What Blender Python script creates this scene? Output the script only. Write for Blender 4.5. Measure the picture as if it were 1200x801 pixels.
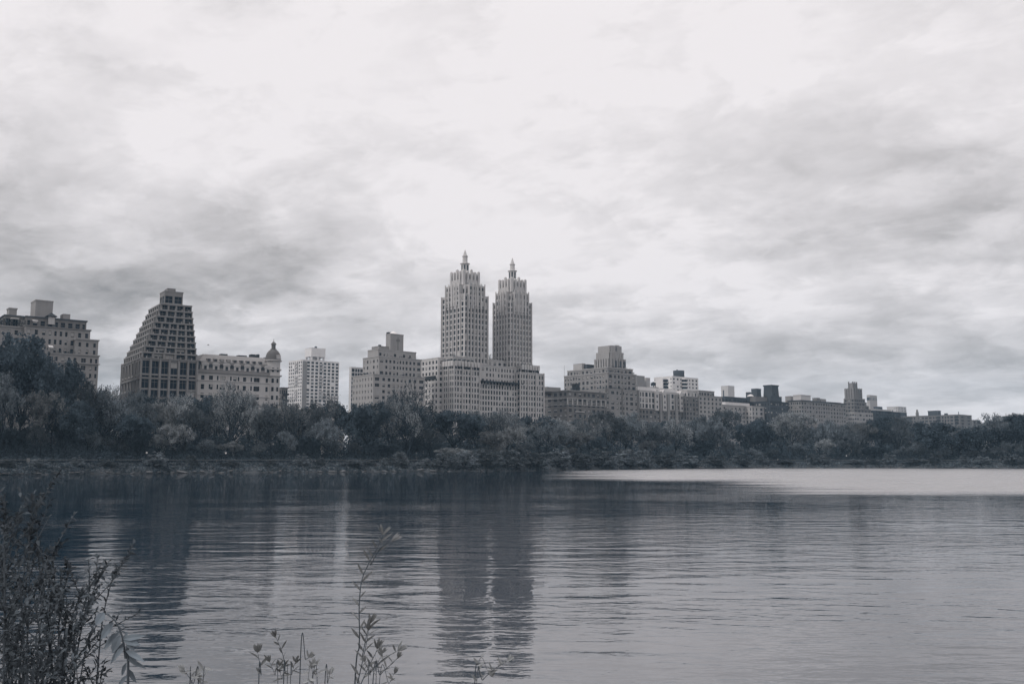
import bpy, math, random
from mathutils import Vector, Matrix
R = math.radians
for o in list(bpy.data.objects):
    bpy.data.objects.remove(o)
scene = bpy.context.scene
COL = scene.collection

# ------------------------------------------------------------------ camera
CAMH = 4.0
FPX = 1100.0                        # focal length in units of a 1200 wide picture
TH = math.atan(138.5 / FPX)         # upward pitch
cd = bpy.data.cameras.new('camera')
cam = bpy.data.objects.new('camera', cd)
COL.objects.link(cam)
cam.location = (0, 0, CAMH)
cam.rotation_euler = (R(90) + TH, 0, 0)
cd.sensor_width = 36
cd.lens = 36 * FPX / 1200
cd.clip_start = 0.1
cd.clip_end = 20000
scene.camera = cam

# ------------------------------------------------------------------ sun and exposure
SUN_DIR = Vector((-0.86, -0.42, 0.72)).normalized()     # towards the sun
sl = bpy.data.lights.new('sun', 'SUN')
sl.energy = 1.25
sl.angle = R(14)
sl.color = (1.0, 0.965, 0.94)
so = bpy.data.objects.new('sun', sl)
COL.objects.link(so)
so.rotation_euler = SUN_DIR.to_track_quat('Z', 'Y').to_euler()
scene.view_settings.view_transform = 'Standard'
scene.view_settings.look = 'None'
scene.view_settings.exposure = 0.0
scene.view_settings.gamma = 1.0
scene.view_settings.use_curve_mapping = False
try:
    scene.cycles.max_bounces = 6
    scene.cycles.volume_bounces = 0
    scene.cycles.caustics_reflective = False
    scene.cycles.caustics_refractive = False
except Exception:
    pass


class NT:
    """small helper to write node trees"""
    def __init__(s, tree):
        s.t = tree
        s.n = tree.nodes
        s.l = tree.links

    def new(s, typ, **kw):
        n = s.n.new(typ)
        for k, v in kw.items():
            if k.startswith('_'):
                setattr(n, k[1:], v)
            else:
                s.put(n, k.replace('__', ' '), v)
        return n

    def put(s, n, key, v):
        sock = n.inputs[key] if isinstance(key, str) else n.inputs[key]
        if isinstance(v, bpy.types.NodeSocket):
            s.l.new(v, sock)
        else:
            sock.default_value = v

    def m(s, op, a, b=None, c=None, clamp=False):
        n = s.n.new('ShaderNodeMath')
        n.operation = op
        n.use_clamp = clamp
        for i, v in enumerate((a, b, c)):
            if v is not None:
                s.put(n, i, v)
        return n.outputs[0]

    def noise(s, vec, scale, detail=4.0, rough=0.55, dist=0.0):
        n = s.n.new('ShaderNodeTexNoise')
        s.put(n, 'Vector', vec)
        s.put(n, 'Scale', scale)
        s.put(n, 'Detail', detail)
        s.put(n, 'Roughness', rough)
        s.put(n, 'Distortion', dist)
        return n.outputs['Fac']

    def mapr(s, v, a, b, c=0.0, d=1.0, smooth=True):
        n = s.n.new('ShaderNodeMapRange')
        n.interpolation_type = 'SMOOTHSTEP' if smooth else 'LINEAR'
        s.put(n, 0, v)
        for i, x in enumerate((a, b, c, d)):
            s.put(n, i + 1, x)
        return n.outputs[0]

    def mix(s, fac, a, b, blend='MIX'):
        n = s.n.new('ShaderNodeMix')
        n.data_type = 'RGBA'
        n.blend_type = blend
        s.put(n, 0, fac)
        s.put(n, 6, a)
        s.put(n, 7, b)
        return n.outputs[2]

    def comb(s, x, y, z):
        n = s.n.new('ShaderNodeCombineXYZ')
        s.put(n, 0, x); s.put(n, 1, y); s.put(n, 2, z)
        return n.outputs[0]


def rgb(r, g, b):
    return (r, g, b, 1.0)


# ------------------------------------------------------------------ world: overcast sky
def make_world():
    w = bpy.data.worlds.new('World')
    scene.world = w
    w.use_nodes = True
    t = NT(w.node_tree)
    for n in list(t.n):
        t.n.remove(n)
    out = t.new('ShaderNodeOutputWorld')
    bg = t.new('ShaderNodeBackground', Strength=0.1)
    t.l.new(bg.outputs[0], out.inputs[0])
    sky = t.n.new('ShaderNodeTexSky')
    sky.sky_type = 'NISHITA'
    sky.sun_disc = False
    sky.sun_elevation = math.asin(SUN_DIR.z)
    sky.sun_rotation = math.atan2(SUN_DIR.x, SUN_DIR.y)
    tc = t.n.new('ShaderNodeTexCoord')
    sep = t.n.new('ShaderNodeSeparateXYZ')
    t.l.new(tc.outputs['Generated'], sep.inputs[0])
    x, y, z = sep.outputs
    zz = t.m('ABSOLUTE', z)
    # the cloud deck seen in perspective: a flat layer overhead
    k = t.m('DIVIDE', 1.0, t.m('ADD', zz, 0.26))
    px = t.m('MULTIPLY', x, k)
    py = t.m('MULTIPLY', y, k)
    # the bands run away to the upper left: turn the layer a little
    A = R(-24)
    qx = t.m('ADD', t.m('MULTIPLY', px, math.cos(A)), t.m('MULTIPLY', py, math.sin(A)))
    qy = t.m('SUBTRACT', t.m('MULTIPLY', py, math.cos(A)), t.m('MULTIPLY', px, math.sin(A)))
    big = t.noise(t.comb(t.m('MULTIPLY', qx, 0.55), t.m('MULTIPLY', qy, 0.9), 3.1), 1.0, 3.0, 0.5, 0.4)
    mid = t.noise(t.comb(t.m('MULTIPLY', qx, 1.0), t.m('MULTIPLY', qy, 1.1), 7.7), 2.3, 7.0, 0.58, 0.35)
    warp = t.noise(t.comb(t.m('MULTIPLY', qx, 1.0), t.m('MULTIPLY', qy, 1.0), 1.3), 4.2, 6.0, 0.6, 0.5)
    fine = t.noise(t.comb(t.m('MULTIPLY', qx, 1.0), t.m('MULTIPLY', qy, 1.1), 4.4), 9.0, 7.0, 0.6, 0.4)

    # rounded billows on the underside of the deck
    pv = t.comb(t.m('ADD', qx, t.m('MULTIPLY', warp, 0.35)), t.m('ADD', t.m('MULTIPLY', qy, 1.15), t.m('MULTIPLY', fine, 0.25)), 2.2)
    pn = t.n.new('ShaderNodeTexVoronoi')
    pn.feature = 'SMOOTH_F1'
    t.put(pn, 'Vector', pv)
    t.put(pn, 'Scale', 4.2)
    t.put(pn, 'Smoothness', 0.7)
    t.put(pn, 'Detail', 2.5)
    puff = t.m('SUBTRACT', 1.0, pn.outputs['Distance'])

    rid = t.noise(t.comb(t.m('ADD', qx, t.m('MULTIPLY', warp, 0.5)), t.m('ADD', t.m('MULTIPLY', qy, 1.25), t.m('MULTIPLY', mid, 0.6)), 9.9), 3.4, 5.0, 0.55, 0.2)
    rid = t.m('SUBTRACT', 1.0, t.m('MULTIPLY', t.m('ABSOLUTE', t.m('SUBTRACT', rid, 0.5)), 5.0), clamp=True)

    def lump(dx, dy, rx, ry, rot=0.0):
        """soft mass of cloud centred on azimuth slope dx and height slope dy"""
        ax = t.m('DIVIDE', x, t.m('MAXIMUM', y, 0.05))
        az = t.m('DIVIDE', z, t.m('MAXIMUM', y, 0.05))
        ux = t.m('SUBTRACT', ax, dx)
        uz = t.m('SUBTRACT', az, dy)
        c, s_ = math.cos(rot), math.sin(rot)
        vx = t.m('DIVIDE', t.m('ADD', t.m('MULTIPLY', ux, c), t.m('MULTIPLY', uz, s_)), rx)
        vz = t.m('DIVIDE', t.m('SUBTRACT', t.m('MULTIPLY', uz, c), t.m('MULTIPLY', ux, s_)), ry)
        d = t.m('ADD', t.m('MULTIPLY', vx, vx), t.m('MULTIPLY', vz, vz))
        d = t.m('ADD', d, t.m('MULTIPLY', t.m('SUBTRACT', mid, 0.5), 1.6))
        return t.m('MULTIPLY', t.mapr(d, 1.3, 0.0), t.mapr(y, 0.0, 0.3))

    v = t.m('ADD', 0.88, t.m('MULTIPLY', t.m('SUBTRACT', big, 0.5), 0.30))
    v = t.m('ADD', v, t.m('MULTIPLY', t.m('SUBTRACT', mid, 0.5), 0.34))
    v = t.m('ADD', v, t.m('MULTIPLY', t.m('SUBTRACT', warp, 0.5), 0.30))
    v = t.m('ADD', v, t.m('MULTIPLY', t.m('SUBTRACT', fine, 0.5), 0.24))
    v = t.m('SUBTRACT', v, t.m('MULTIPLY', rid, t.m('MULTIPLY', t.mapr(big, 0.62, 0.35), 0.085)))
    v = t.m('ADD', v, t.m('MULTIPLY', t.m('SUBTRACT', puff, 0.5), t.mapr(z, 0.45, 0.12, 0.05, 0.34)))
    # crisp edges of torn cloud
    e1 = t.noise(t.comb(t.m('ADD', qx, t.m('MULTIPLY', warp, 0.25)), t.m('MULTIPLY', qy, 1.15), 12.0), 3.2, 8.0, 0.62, 0.3)
    e2 = t.noise(t.comb(qx, t.m('MULTIPLY', qy, 1.2), 15.0), 7.5, 8.0, 0.65, 0.3)
    v = t.m('ADD', v, t.mapr(e1, 0.44, 0.56, -0.045, 0.045))
    v = t.m('ADD', v, t.m('MULTIPLY', t.mapr(e2, 0.40, 0.60, -0.025, 0.025), t.mapr(z, 0.5, 0.15, 0.4, 1.2)))
    v = t.m('ADD', v, t.mapr(z, 0.12, 0.0, 0.0, 0.09))
    for (dx, dy, rx, ry, rot, amt) in (
            (-0.36, 0.22, 0.30, 0.085, -0.10, -0.13),     # heavy grey bank at the left
            (-0.58, 0.16, 0.22, 0.16, 0.0, -0.12),
            (-0.42, 0.10, 0.30, 0.06, 0.0, -0.06),
            (0.42, 0.30, 0.26, 0.10, -0.22, -0.15),       # grey bank at the right
            (-0.30, 0.40, 0.34, 0.03, -0.30, -0.07),      # streak at the upper left
            (-0.05, 0.24, 0.16, 0.10, 0.0, 0.10),         # bright gap beside the towers
            (0.16, 0.20, 0.28, 0.045, -0.22, 0.13),
            (0.10, 0.42, 0.55, 0.12, 0.0, 0.10),
            (0.30, 0.10, 0.35, 0.035, 0.0, -0.03),
            (-0.10, 0.08, 0.35, 0.04, 0.0, -0.02)):
        v = t.m('ADD', v, t.m('MULTIPLY', lump(dx, dy, rx, ry, rot), amt))
    v = t.m('ADD', v, t.mapr(z, 0.50, 0.30, -0.01, 0.06))
    v = t.m('MINIMUM', t.m('MAXIMUM', v, 0.25), 0.99)
    # an overcast sky is brighter overhead than low down
    zen = t.mapr(z, 0.42, 0.95, 1.0, 1.75)
    v = t.m('MULTIPLY', v, zen)
    below = t.mapr(z, -0.02, -0.10, 1.0, 0.25)
    v = t.m('MULTIPLY', v, below)
    warm = t.mix(t.mapr(v, 0.35, 0.85), rgb(1.0, 0.945, 0.935), rgb(1.0, 0.952, 0.960))
    sc = t.n.new('ShaderNodeVectorMath')
    sc.operation = 'SCALE'
    t.l.new(warm, sc.inputs[0])
    t.l.new(t.m('MULTIPLY', v, 9.3), sc.inputs['Scale'])
    col = t.mix(0.97, sky.outputs[0], sc.outputs[0])
    t.l.new(col, bg.inputs[0])


make_world()

# ------------------------------------------------------------------ materials
MATS = {}


def mat_simple(name, col, rough=0.85, var=0.18, scale=0.35, spec=0.3, dirt=0.0, metallic=0.0):
    if name in MATS:
        return MATS[name]
    m = bpy.data.materials.new(name)
    m.use_nodes = True
    t = NT(m.node_tree)
    p = m.node_tree.nodes['Principled BSDF']
    tc = t.n.new('ShaderNodeTexCoord')
    ob = tc.outputs['Object']
    n = t.noise(ob, scale, 5.0, 0.6)
    n2 = t.noise(ob, scale * 9, 3.0, 0.6)
    f = t.m('ADD', t.m('MULTIPLY', t.m('SUBTRACT', n, 0.5), var * 2.2), t.m('MULTIPLY', t.m('SUBTRACT', n2, 0.5), var))
    if dirt:
        sep = t.n.new('ShaderNodeSeparateXYZ')
        t.l.new(ob, sep.inputs[0])
        # rain streaks: noise stretched along the height
        st = t.noise(t.comb(t.m('MULTIPLY', sep.outputs[0], 1.2), t.m('MULTIPLY', sep.outputs[1], 1.2),
                            t.m('MULTIPLY', sep.outputs[2], 0.06)), 1.0, 4.0, 0.6)
        f = t.m('SUBTRACT', f, t.m('MULTIPLY', t.mapr(st, 0.45, 0.75), dirt))
    v = t.m('ADD', 1.0, f)
    sc = t.n.new('ShaderNodeVectorMath')
    sc.operation = 'SCALE'
    sc.inputs[0].default_value = col[:3]
    t.l.new(v, sc.inputs['Scale'])
    t.l.new(sc.outputs[0], p.inputs['Base Color'])
    p.inputs['Roughness'].default_value = rough
    p.inputs['Specular IOR Level'].default_value = spec
    p.inputs['Metallic'].default_value = metallic
    MATS[name] = m
    return m


def wallc(v):
    """brick or stone of grey value v, the slightly toned grey of the photograph"""
    return (v * 1.01, v * 0.98, v * 0.965)


WALL = {}
for nm, v, d in (('beige_brick', .40, .10), ('light_limestone', .62, .12), ('tan_stone', .53, .12), ('grey_concrete', .26, .10),
                 ('dark_brick', .085, .04), ('mid_brick', .20, .10), ('white_paint', .74, .06), ('pale_brick', .48, .08),
                 ('grey_brick', .31, .10), ('dark_metal', .05, .02), ('slate', .10, .04), ('pale_stone', .60, .08),
                 ('charcoal_glass', .03, .01), ('ochre_brick', .35, .10), ('dome_metal', .15, .08), ('copper_roof', .24, .08)):
    v = v * (.86 if v < .7 else .95)
    c = wallc(v)
    if v < .12:
        c = (v * .86, v * .98, v * 1.12)
    WALL[nm] = mat_simple(nm, c, 0.9, 0.13, 0.3, 0.2, d)
GLASS = mat_simple('window_glass', (.005, .012, .022), 0.45, 0.3, 0.2, 0.12)
FRAMEM = mat_simple('window_frame_paint', (.19, .185, .18), 0.7, 0.05)
BLIND = mat_simple('window_blind', (.38, .37, .36), 0.9, 0.05)
BARK = mat_simple('bark', (.018, .028, .038), 0.95, 0.3, 2.0)
BARK_PALE = mat_simple('pale_bark', (.075, .09, .105), 0.95, 0.3, 2.0)
IRON = mat_simple('dark_iron', (.012, .02, .03), 0.6, 0.1)
RAILM = mat_simple('rail_paint', (.20, .21, .21), 0.6, 0.1)
ROCKM = mat_simple('shore_rock', (.11, .115, .12), 0.95, 0.4, 1.5)
PLANTER = mat_simple('roof_planting', (.03, .045, .055), 0.95, 0.4, 2.0)


def leaf_mat(name, col, var=0.5, clump=0.45, trans=0.25):
    m = bpy.data.materials.new(name)
    m.use_nodes = True
    t = NT(m.node_tree)
    for n in list(t.n):
        t.n.remove(n)
    out = t.new('ShaderNodeOutputMaterial')
    tc = t.n.new('ShaderNodeTexCoord')
    oi = t.n.new('ShaderNodeObjectInfo')
    n = t.noise(tc.outputs['Object'], clump, 3.0, 0.6)
    n2 = t.noise(tc.outputs['Object'], 4.0, 2.0, 0.6)
    v = t.m('ADD', t.mapr(n, 0.3, 0.7, 1 - var, 1 + var), t.m('MULTIPLY', t.m('SUBTRACT', n2, 0.5), 0.3))
    v = t.m('MULTIPLY', v, t.m('ADD', 0.58, t.m('MULTIPLY', oi.outputs['Random'], 0.84)))
    sc = t.n.new('ShaderNodeVectorMath')
    sc.operation = 'SCALE'
    sc.inputs[0].default_value = col
    t.l.new(v, sc.inputs['Scale'])
    d = t.new('ShaderNodeBsdfDiffuse')
    t.l.new(sc.outputs[0], d.inputs[0])
    tr = t.new('ShaderNodeBsdfTranslucent')
    t.l.new(sc.outputs[0], tr.inputs[0])
    mx = t.new('ShaderNodeMixShader')
    mx.inputs[0].default_value = trans
    t.l.new(d.outputs[0], mx.inputs[1])
    t.l.new(tr.outputs[0], mx.inputs[2])
    t.l.new(mx.outputs[0], out.inputs[0])
    MATS[name] = m
    return m


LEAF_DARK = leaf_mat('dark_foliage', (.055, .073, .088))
LEAF_MID = leaf_mat('mid_foliage', (.135, .156, .172))
LEAF_PALE = leaf_mat('pale_foliage', (.235, .252, .262))
LEAF_NEAR = leaf_mat('near_leaf', (.115, .136, .155), 0.55, 3.0, 0.2)
LEAF_SPRIG = leaf_mat('sprig_leaf', (.22, .23, .235), 0.4, 4.0, 0.2)


# ------------------------------------------------------------------ small mesh toolkit
class MB:
    def __init__(s):
        s.v, s.f, s.mi = [], [], []

    def quad(s, a, b, c, d, mi=0):
        n = len(s.v)
        s.v += [tuple(a), tuple(b), tuple(c), tuple(d)]
        s.f.append((n, n + 1, n + 2, n + 3))
        s.mi.append(mi)

    def tri(s, a, b, c, mi=0):
        n = len(s.v)
        s.v += [tuple(a), tuple(b), tuple(c)]
        s.f.append((n, n + 1, n + 2))
        s.mi.append(mi)

    def box(s, x0, x1, y0, y1, z0, z1, mi=0, bottom=True):
        n = len(s.v)
        s.v += [(x0, y0, z0), (x1, y0, z0), (x1, y1, z0), (x0, y1, z0), (x0, y0, z1), (x1, y0, z1), (x1, y1, z1), (x0, y1, z1)]
        fs = [(0, 1, 5, 4), (1, 2, 6, 5), (2, 3, 7, 6), (3, 0, 4, 7), (4, 5, 6, 7)]
        if bottom:
            fs.append((3, 2, 1, 0))
        for q in fs:
            s.f.append(tuple(n + i for i in q))
            s.mi.append(mi)

    def ring_stack(s, rings, cx=0, cy=0, seg=8, mi=0, cap=True, rot=0.0):
        """rings: (radius, z)"""
        n = len(s.v)
        for (r, z) in rings:
            for i in range(seg):
                a = rot + 2 * math.pi * i / seg
                s.v.append((cx + r * math.cos(a), cy + r * math.sin(a), z))
        for j in range(len(rings) - 1):
            for i in range(seg):
                i2 = (i + 1) % seg
                s.f.append((n + j * seg + i, n + j * seg + i2, n + (j + 1) * seg + i2, n + (j + 1) * seg + i))
                s.mi.append(mi)
        if cap:
            s.f.append(tuple(n + (len(rings) - 1) * seg + i for i in range(seg)))
            s.mi.append(mi)

    def tube(s, p, q, r0, r1, seg=5, mi=0):
        p, q = Vector(p), Vector(q)
        d = q - p
        if d.length < 1e-6:
            return
        d.normalize()
        a = d.orthogonal().normalized()
        b = d.cross(a)
        n = len(s.v)
        for (c, r) in ((p, r0), (q, r1)):
            for i in range(seg):
                t = 2 * math.pi * i / seg
                s.v.append(tuple(c + a * (r * math.cos(t)) + b * (r * math.sin(t))))
        for i in range(seg):
            i2 = (i + 1) % seg
            s.f.append((n + i, n + i2, n + seg + i2, n + seg + i))
            s.mi.append(mi)

    def path(s, pts, rads, seg=5, mi=0):
        for i in range(len(pts) - 1):
            s.tube(pts[i], pts[i + 1], rads[i], rads[i + 1], seg, mi)

    def mesh(s, name, mats, smooth=False):
        me = bpy.data.meshes.new(name)
        me.from_pydata(s.v, [], s.f)
        for m in (mats if isinstance(mats, (list, tuple)) else [mats]):
            me.materials.append(m)
        if len(me.materials) > 1:
            me.polygons.foreach_set('material_index', s.mi)
        if smooth:
            me.polygons.foreach_set('use_smooth', [True] * len(me.polygons))
        me.update()
        return me

    def build(s, name, mats, parent=None, smooth=False):
        return link(name, s.mesh(name, mats, smooth), parent)


def link(name, me, parent=None):
    o = bpy.data.objects.new(name, me)
    COL.objects.link(o)
    if parent:
        o.parent = parent
    return o


def empty(name, loc, rz=0.0, label=None, cat=None, group=None):
    o = bpy.data.objects.new(name, None)
    o.empty_display_size = 0.5
    COL.objects.link(o)
    o.location = loc
    o.rotation_euler = (0, 0, rz)
    tag(o, label, cat, group)
    return o


def tag(o, label=None, cat=None, group=None, kind=None):
    if label:
        o['label'] = label
    if cat:
        o['category'] = cat
    if group:
        o['group'] = group
    if kind:
        o['kind'] = kind
    return o


# ------------------------------------------------------------------ where things stand
CT, ST = math.cos(TH), math.sin(TH)


def kx(px):
    return (px - 600.0) / FPX


def at(px, Y, z=3.0):
    """ground point at depth Y seen in the direction px"""
    return Vector((kx(px) * (Y * CT + (z - CAMH) * ST), Y, z))


def z_at(py, X, Y):
    k = (400.5 - py) / FPX
    # (400.5-py)/f = (-Y st + dz ct)/(Y ct + dz st)
    return CAMH + Y * (k * CT + ST) / (CT - k * ST)


SHORE = [(-400, 170), (-300, 190), (-140, 256), (-119, 281), (-84, 309), (-31, 338), (0, 350), (36, 395), (90, 450), (132, 485),
         (196, 480), (248, 455), (420, 430), (900, 430)]


def shore_y(X):
    if X <= SHORE[0][0]:
        return SHORE[0][1]
    for (a, b), (c, d) in zip(SHORE, SHORE[1:]):
        if X <= c:
            t = (X - a) / (c - a)
            t = t * t * (3 - 2 * t) * 0.5 + t * 0.5
            return b + (d - b) * t + 1.6 * math.sin(X * 0.11) + 0.9 * math.sin(X * 0.37 + 1)
    return SHORE[-1][1]


def shore_depth(px):
    """depth at which the view direction px meets the far shore"""
    Y = 150.0
    while Y < 700:
        if Y >= shore_y(kx(px) * Y):
            return Y
        Y += 1.0
    return Y


def ground_z(X, Y):
    t = Y - shore_y(X)
    pr = [(-9, -2.2), (-2, -0.6), (0, 0.0), (1.6, 0.9), (4, 1.7), (7, 2.7), (9, 3.0), (13, 3.05)]
    for (a, b), (c, d) in zip(pr, pr[1:]):
        if t <= c:
            return b + (d - b) * (t - a) / (c - a)
    return 3.1


def street_depth(px):
    k = kx(px)
    t = (31 + 500 * k) / (1 - 0.9 * k)
    return 500 + 0.9 * t


# ------------------------------------------------------------------ ground and water
def make_ground():
    # far park: one sheet from below the waterline to the horizon
    xs = []
    x = -2400.0
    while x <= 2400:
        xs.append(x)
        x += 400 if abs(x + (200 if x < 0 else -200)) > 900 and abs(x) >= 800 else (6 if -420 <= x < 420 else 40)
    prof = [(-9, -2.2), (-2, -0.6), (0, 0.0), (1.6, 0.9), (4, 1.7), (7, 2.7), (9, 3.0), (13, 3.05), (20, 3.1), (60, 3.2), (200, 3.2), (900, 3.2), (2300, 3.2)]
    rnd = random.Random(4)
    v, f = [], []
    for xi in xs:
        for j, (t, z) in enumerate(prof):
            jz = rnd.uniform(-.18, .18) if 3 <= j <= 5 else 0
            v.append((xi, shore_y(xi) + t, z + jz))
    m = len(prof)
    for i in range(len(xs) - 1):
        for j in range(m - 1):
            a = i * m + j
            f.append((a, a + m, a + m + 1, a + 1))
    me = bpy.data.meshes.new('park_ground')
    me.from_pydata(v, [], f)
    me.materials.append(mat_simple('park_soil', (.055, .062, .068), 0.95, 0.5, 0.25))
    o = link('park_ground', me)
    o['kind'] = 'structure'
    # the running track above the far bank
    v, f = [], []
    ns = [x for x in xs if -600 < x < 700]
    for xi in ns:
        for t in (10.2, 13.0):
            v.append((xi, shore_y(xi) + t, 3.045 if t < 11 else 3.075))
    for i in range(len(ns) - 1):
        a = 2 * i
        f.append((a, a + 2, a + 3, a + 1))
    me = bpy.data.meshes.new('track')
    me.from_pydata([(a, b, c + .03) for a, b, c in v], [], f)
    me.materials.append(mat_simple('cinder_track', (.16, .165, .17), 0.95, 0.2, 0.5))
    o = link('running_track', me)
    o['kind'] = 'structure'
    # near bank under the camera
    v, f = [], []
    prof = [(-60, 2.4), (-1, 2.4), (1.5, 2.35), (3, 1.95), (5, 1.3), (7, .65), (9, 0.02), (13, -1.5)]
    xn = [-600, -200, -60] + [x * 1.0 for x in range(-20, 21)] + [60, 200, 600]
    for xi in xn:
        for j, (yy, z) in enumerate(prof):
            v.append((xi, yy, z + (rnd.uniform(-.08, .08) if 2 < j < 7 else 0)))
    m = len(prof)
    for i in range(len(xn) - 1):
        for j in range(m - 1):
            a = i * m + j
            f.append((a, a + m, a + m + 1, a + 1))
    me = bpy.data.meshes.new('near_bank')
    me.from_pydata(v, [], f)
    me.materials.append(MATS['park_soil'])
    o = link('near_bank', me)
    o['kind'] = 'structure'


def make_water():
    m = bpy.data.materials.new('reservoir_water')
    m.use_nodes = True
    t = NT(m.node_tree)
    for n in list(t.n):
        t.n.remove(n)
    out = t.new('ShaderNodeOutputMaterial')
    tc = t.n.new('ShaderNodeTexCoord')
    sep = t.n.new('ShaderNodeSeparateXYZ')
    t.l.new(tc.outputs['Object'], sep.inputs[0])
    x, y, z = sep.outputs
    # ---- where the wind ruffles the water: a patch beyond about 110 m on the right side
    warp = t.noise(t.comb(t.m('MULTIPLY', x, 0.012), t.m('MULTIPLY', y, 0.03), 0.0), 1.0, 4.0, 0.6)
    yy = t.m('ADD', y, t.m('MULTIPLY', t.m('SUBTRACT', warp, 0.5), 14.0))
    xx = t.m('ADD', x, t.m('MULTIPLY', t.m('SUBTRACT', warp, 0.5), 30.0))
    w2 = t.noise(t.comb(t.m('MULTIPLY', x, 0.035), t.m('MULTIPLY', y, 0.30), 4.0), 1.0, 5.0, 0.65)
    w3 = t.noise(t.comb(t.m('MULTIPLY', x, 0.25), t.m('MULTIPLY', y, 0.8), 6.0), 1.0, 3.0, 0.6)
    yy = t.m('ADD', yy, t.m('ADD', t.m('MULTIPLY', t.m('SUBTRACT', w2, 0.5), 26.0), t.m('MULTIPLY', t.m('SUBTRACT', w3, 0.5), 16.0)))
    xx = t.m('ADD', xx, t.m('MULTIPLY', t.m('SUBTRACT', w2, 0.5), 60.0))
    right = t.mapr(t.m('SUBTRACT', xx, t.m('MULTIPLY', yy, 0.235)), -6.0, 14.0)       # right of the ray through px 860
    nearedge = t.mapr(yy, 100.0, 127.0)
    a1 = t.m('MULTIPLY', right, nearedge)
    far = t.mapr(yy, 165.0, 215.0)
    side = t.mapr(t.m('SUBTRACT', xx, t.m('MULTIPLY', yy, 0.035)), -4.0, 26.0)
    a2 = t.m('MULTIPLY', far, side)
    ruf = t.m('MULTIPLY', t.m('MAXIMUM', a1, a2), t.mapr(w2, 0.30, 0.50, 0.75, 1.0))
    # ---- waves: crests lie across the view, slightly turned
    def waves(rot, sx, sy, scale, det, dist, seed):
        c, s_ = math.cos(rot), math.sin(rot)
        u = t.m('ADD', t.m('MULTIPLY', x, c), t.m('MULTIPLY', y, s_))
        w = t.m('SUBTRACT', t.m('MULTIPLY', y, c), t.m('MULTIPLY', x, s_))
        return t.noise(t.comb(t.m('MULTIPLY', u, sx), t.m('MULTIPLY', w, sy), seed), scale, det, 0.5, dist)
    swell = waves(R(3), 0.26, 0.60, 1.0, 1.0, 0.3, 0.0)
    mid = waves(R(-7), 0.62, 1.55, 1.0, 2.0, 0.4, 5.0)
    fine = waves(R(10), 2.3, 4.6, 1.0, 2.0, 0.3, 9.0)
    tiny = waves(R(-15), 6.0, 11.0, 1.0, 2.0, 0.2, 13.0)
    gust = t.noise(t.comb(t.m('MULTIPLY', x, 0.03), t.m('MULTIPLY', y, 0.09), 2.0), 1.0, 3.0, 0.6)
    g = t.mapr(gust, 0.35, 0.68, 0.45, 1.35)
    h = t.m('MULTIPLY', t.m('SUBTRACT', swell, 0.5), 0.040)
    h = t.m('ADD', h, t.m('MULTIPLY', t.m('MULTIPLY', t.m('SUBTRACT', mid, 0.5), 0.028), g))
    h = t.m('ADD', h, t.m('MULTIPLY', t.m('MULTIPLY', t.m('SUBTRACT', fine, 0.5), 0.0085), g))
    h = t.m('ADD', h, t.m('MULTIPLY', t.m('MULTIPLY', t.m('SUBTRACT', tiny, 0.5), 0.0009), g))
    calm = h
    hr = t.m('ADD', h, t.m('MULTIPLY', t.m('SUBTRACT', fine, 0.5), 0.10))
    h = t.m('ADD', t.m('MULTIPLY', calm, t.m('SUBTRACT', 1.0, ruf)), t.m('MULTIPLY', hr, ruf))
    b = t.new('ShaderNodeBump', Strength=1.0, Distance=1.0, Height=h)
    gl = t.new('ShaderNodeBsdfGlossy', Roughness=t.m('ADD', 0.015, t.m('MULTIPLY', ruf, 0.28)), Normal=b.outputs[0])
    gl.inputs['Color'].default_value = rgb(1.0, 0.970, 0.955)
    df = t.new('ShaderNodeBsdfDiffuse')
    df.inputs['Color'].default_value = rgb(0.004, 0.019, 0.036)
    fr = t.new('ShaderNodeFresnel', IOR=3.3, Normal=b.outputs[0])
    mx = t.new('ShaderNodeMixShader')
    t.l.new(fr.outputs[0], mx.inputs[0])
    t.l.new(df.outputs[0], mx.inputs[1])
    t.l.new(gl.outputs[0], mx.inputs[2])
    t.l.new(mx.outputs[0], out.inputs[0])
    mb = MB()
    mb.quad((-3000, 8, 0), (3000, 8, 0), (3000, 620, 0), (-3000, 620, 0))
    o = mb.build('reservoir_water', m)
    o['kind'] = 'structure'


make_ground()
make_water()

# ------------------------------------------------------------------ buildings
WIN_MESH = {}
rw = random.Random(11)


def win_mesh(w, h, kind):
    key = (round(w, 1), round(h, 1), kind)
    if key in WIN_MESH:
        return WIN_MESH[key]
    mb = MB()
    win_geo(mb, Vector((0, 0, 0)), Vector((1, 0, 0)), Vector((0, -1, 0)), key[0], key[1], kind)
    me = mb.mesh('window', [GLASS, FRAMEM, BLIND])
    WIN_MESH[key] = me
    return me


def win_geo(mb, c, U, N, w, h, kind):
    """pane with a thin frame, centre c in the plane of U and z, facing N"""
    Z = Vector((0, 0, 1))
    fw = min(0.09, w * .07)

    def rect(a, b, c0, d, off, mi):
        o = c + N * off
        mb.quad(o + U * a + Z * c0, o + U * b + Z * c0, o + U * b + Z * d, o + U * a + Z * d, mi)
    W2, H2 = w / 2, h / 2
    rect(-W2, W2, -H2, H2, 0, 0)
    if kind != 3:
        rect(-W2, W2, -fw * .7, fw * .7, .04, 1)             # meeting rail
        if w > 1.7:
            rect(-fw * .6, fw * .6, -H2, H2, .045, 1)        # mullion
    rect(-W2, -W2 + fw, -H2, H2, .05, 1)
    rect(W2 - fw, W2, -H2, H2, .05, 1)
    if kind == 1:
        rect(-W2 + fw, W2 - fw, H2 * .05, H2 - fw, .02, 2)
    if kind == 2:
        rect(-W2 + fw, W2 - fw, -H2 * .6, H2 - fw, .02, 2)


def place(mat, vec):
    return mat @ vec


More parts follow.
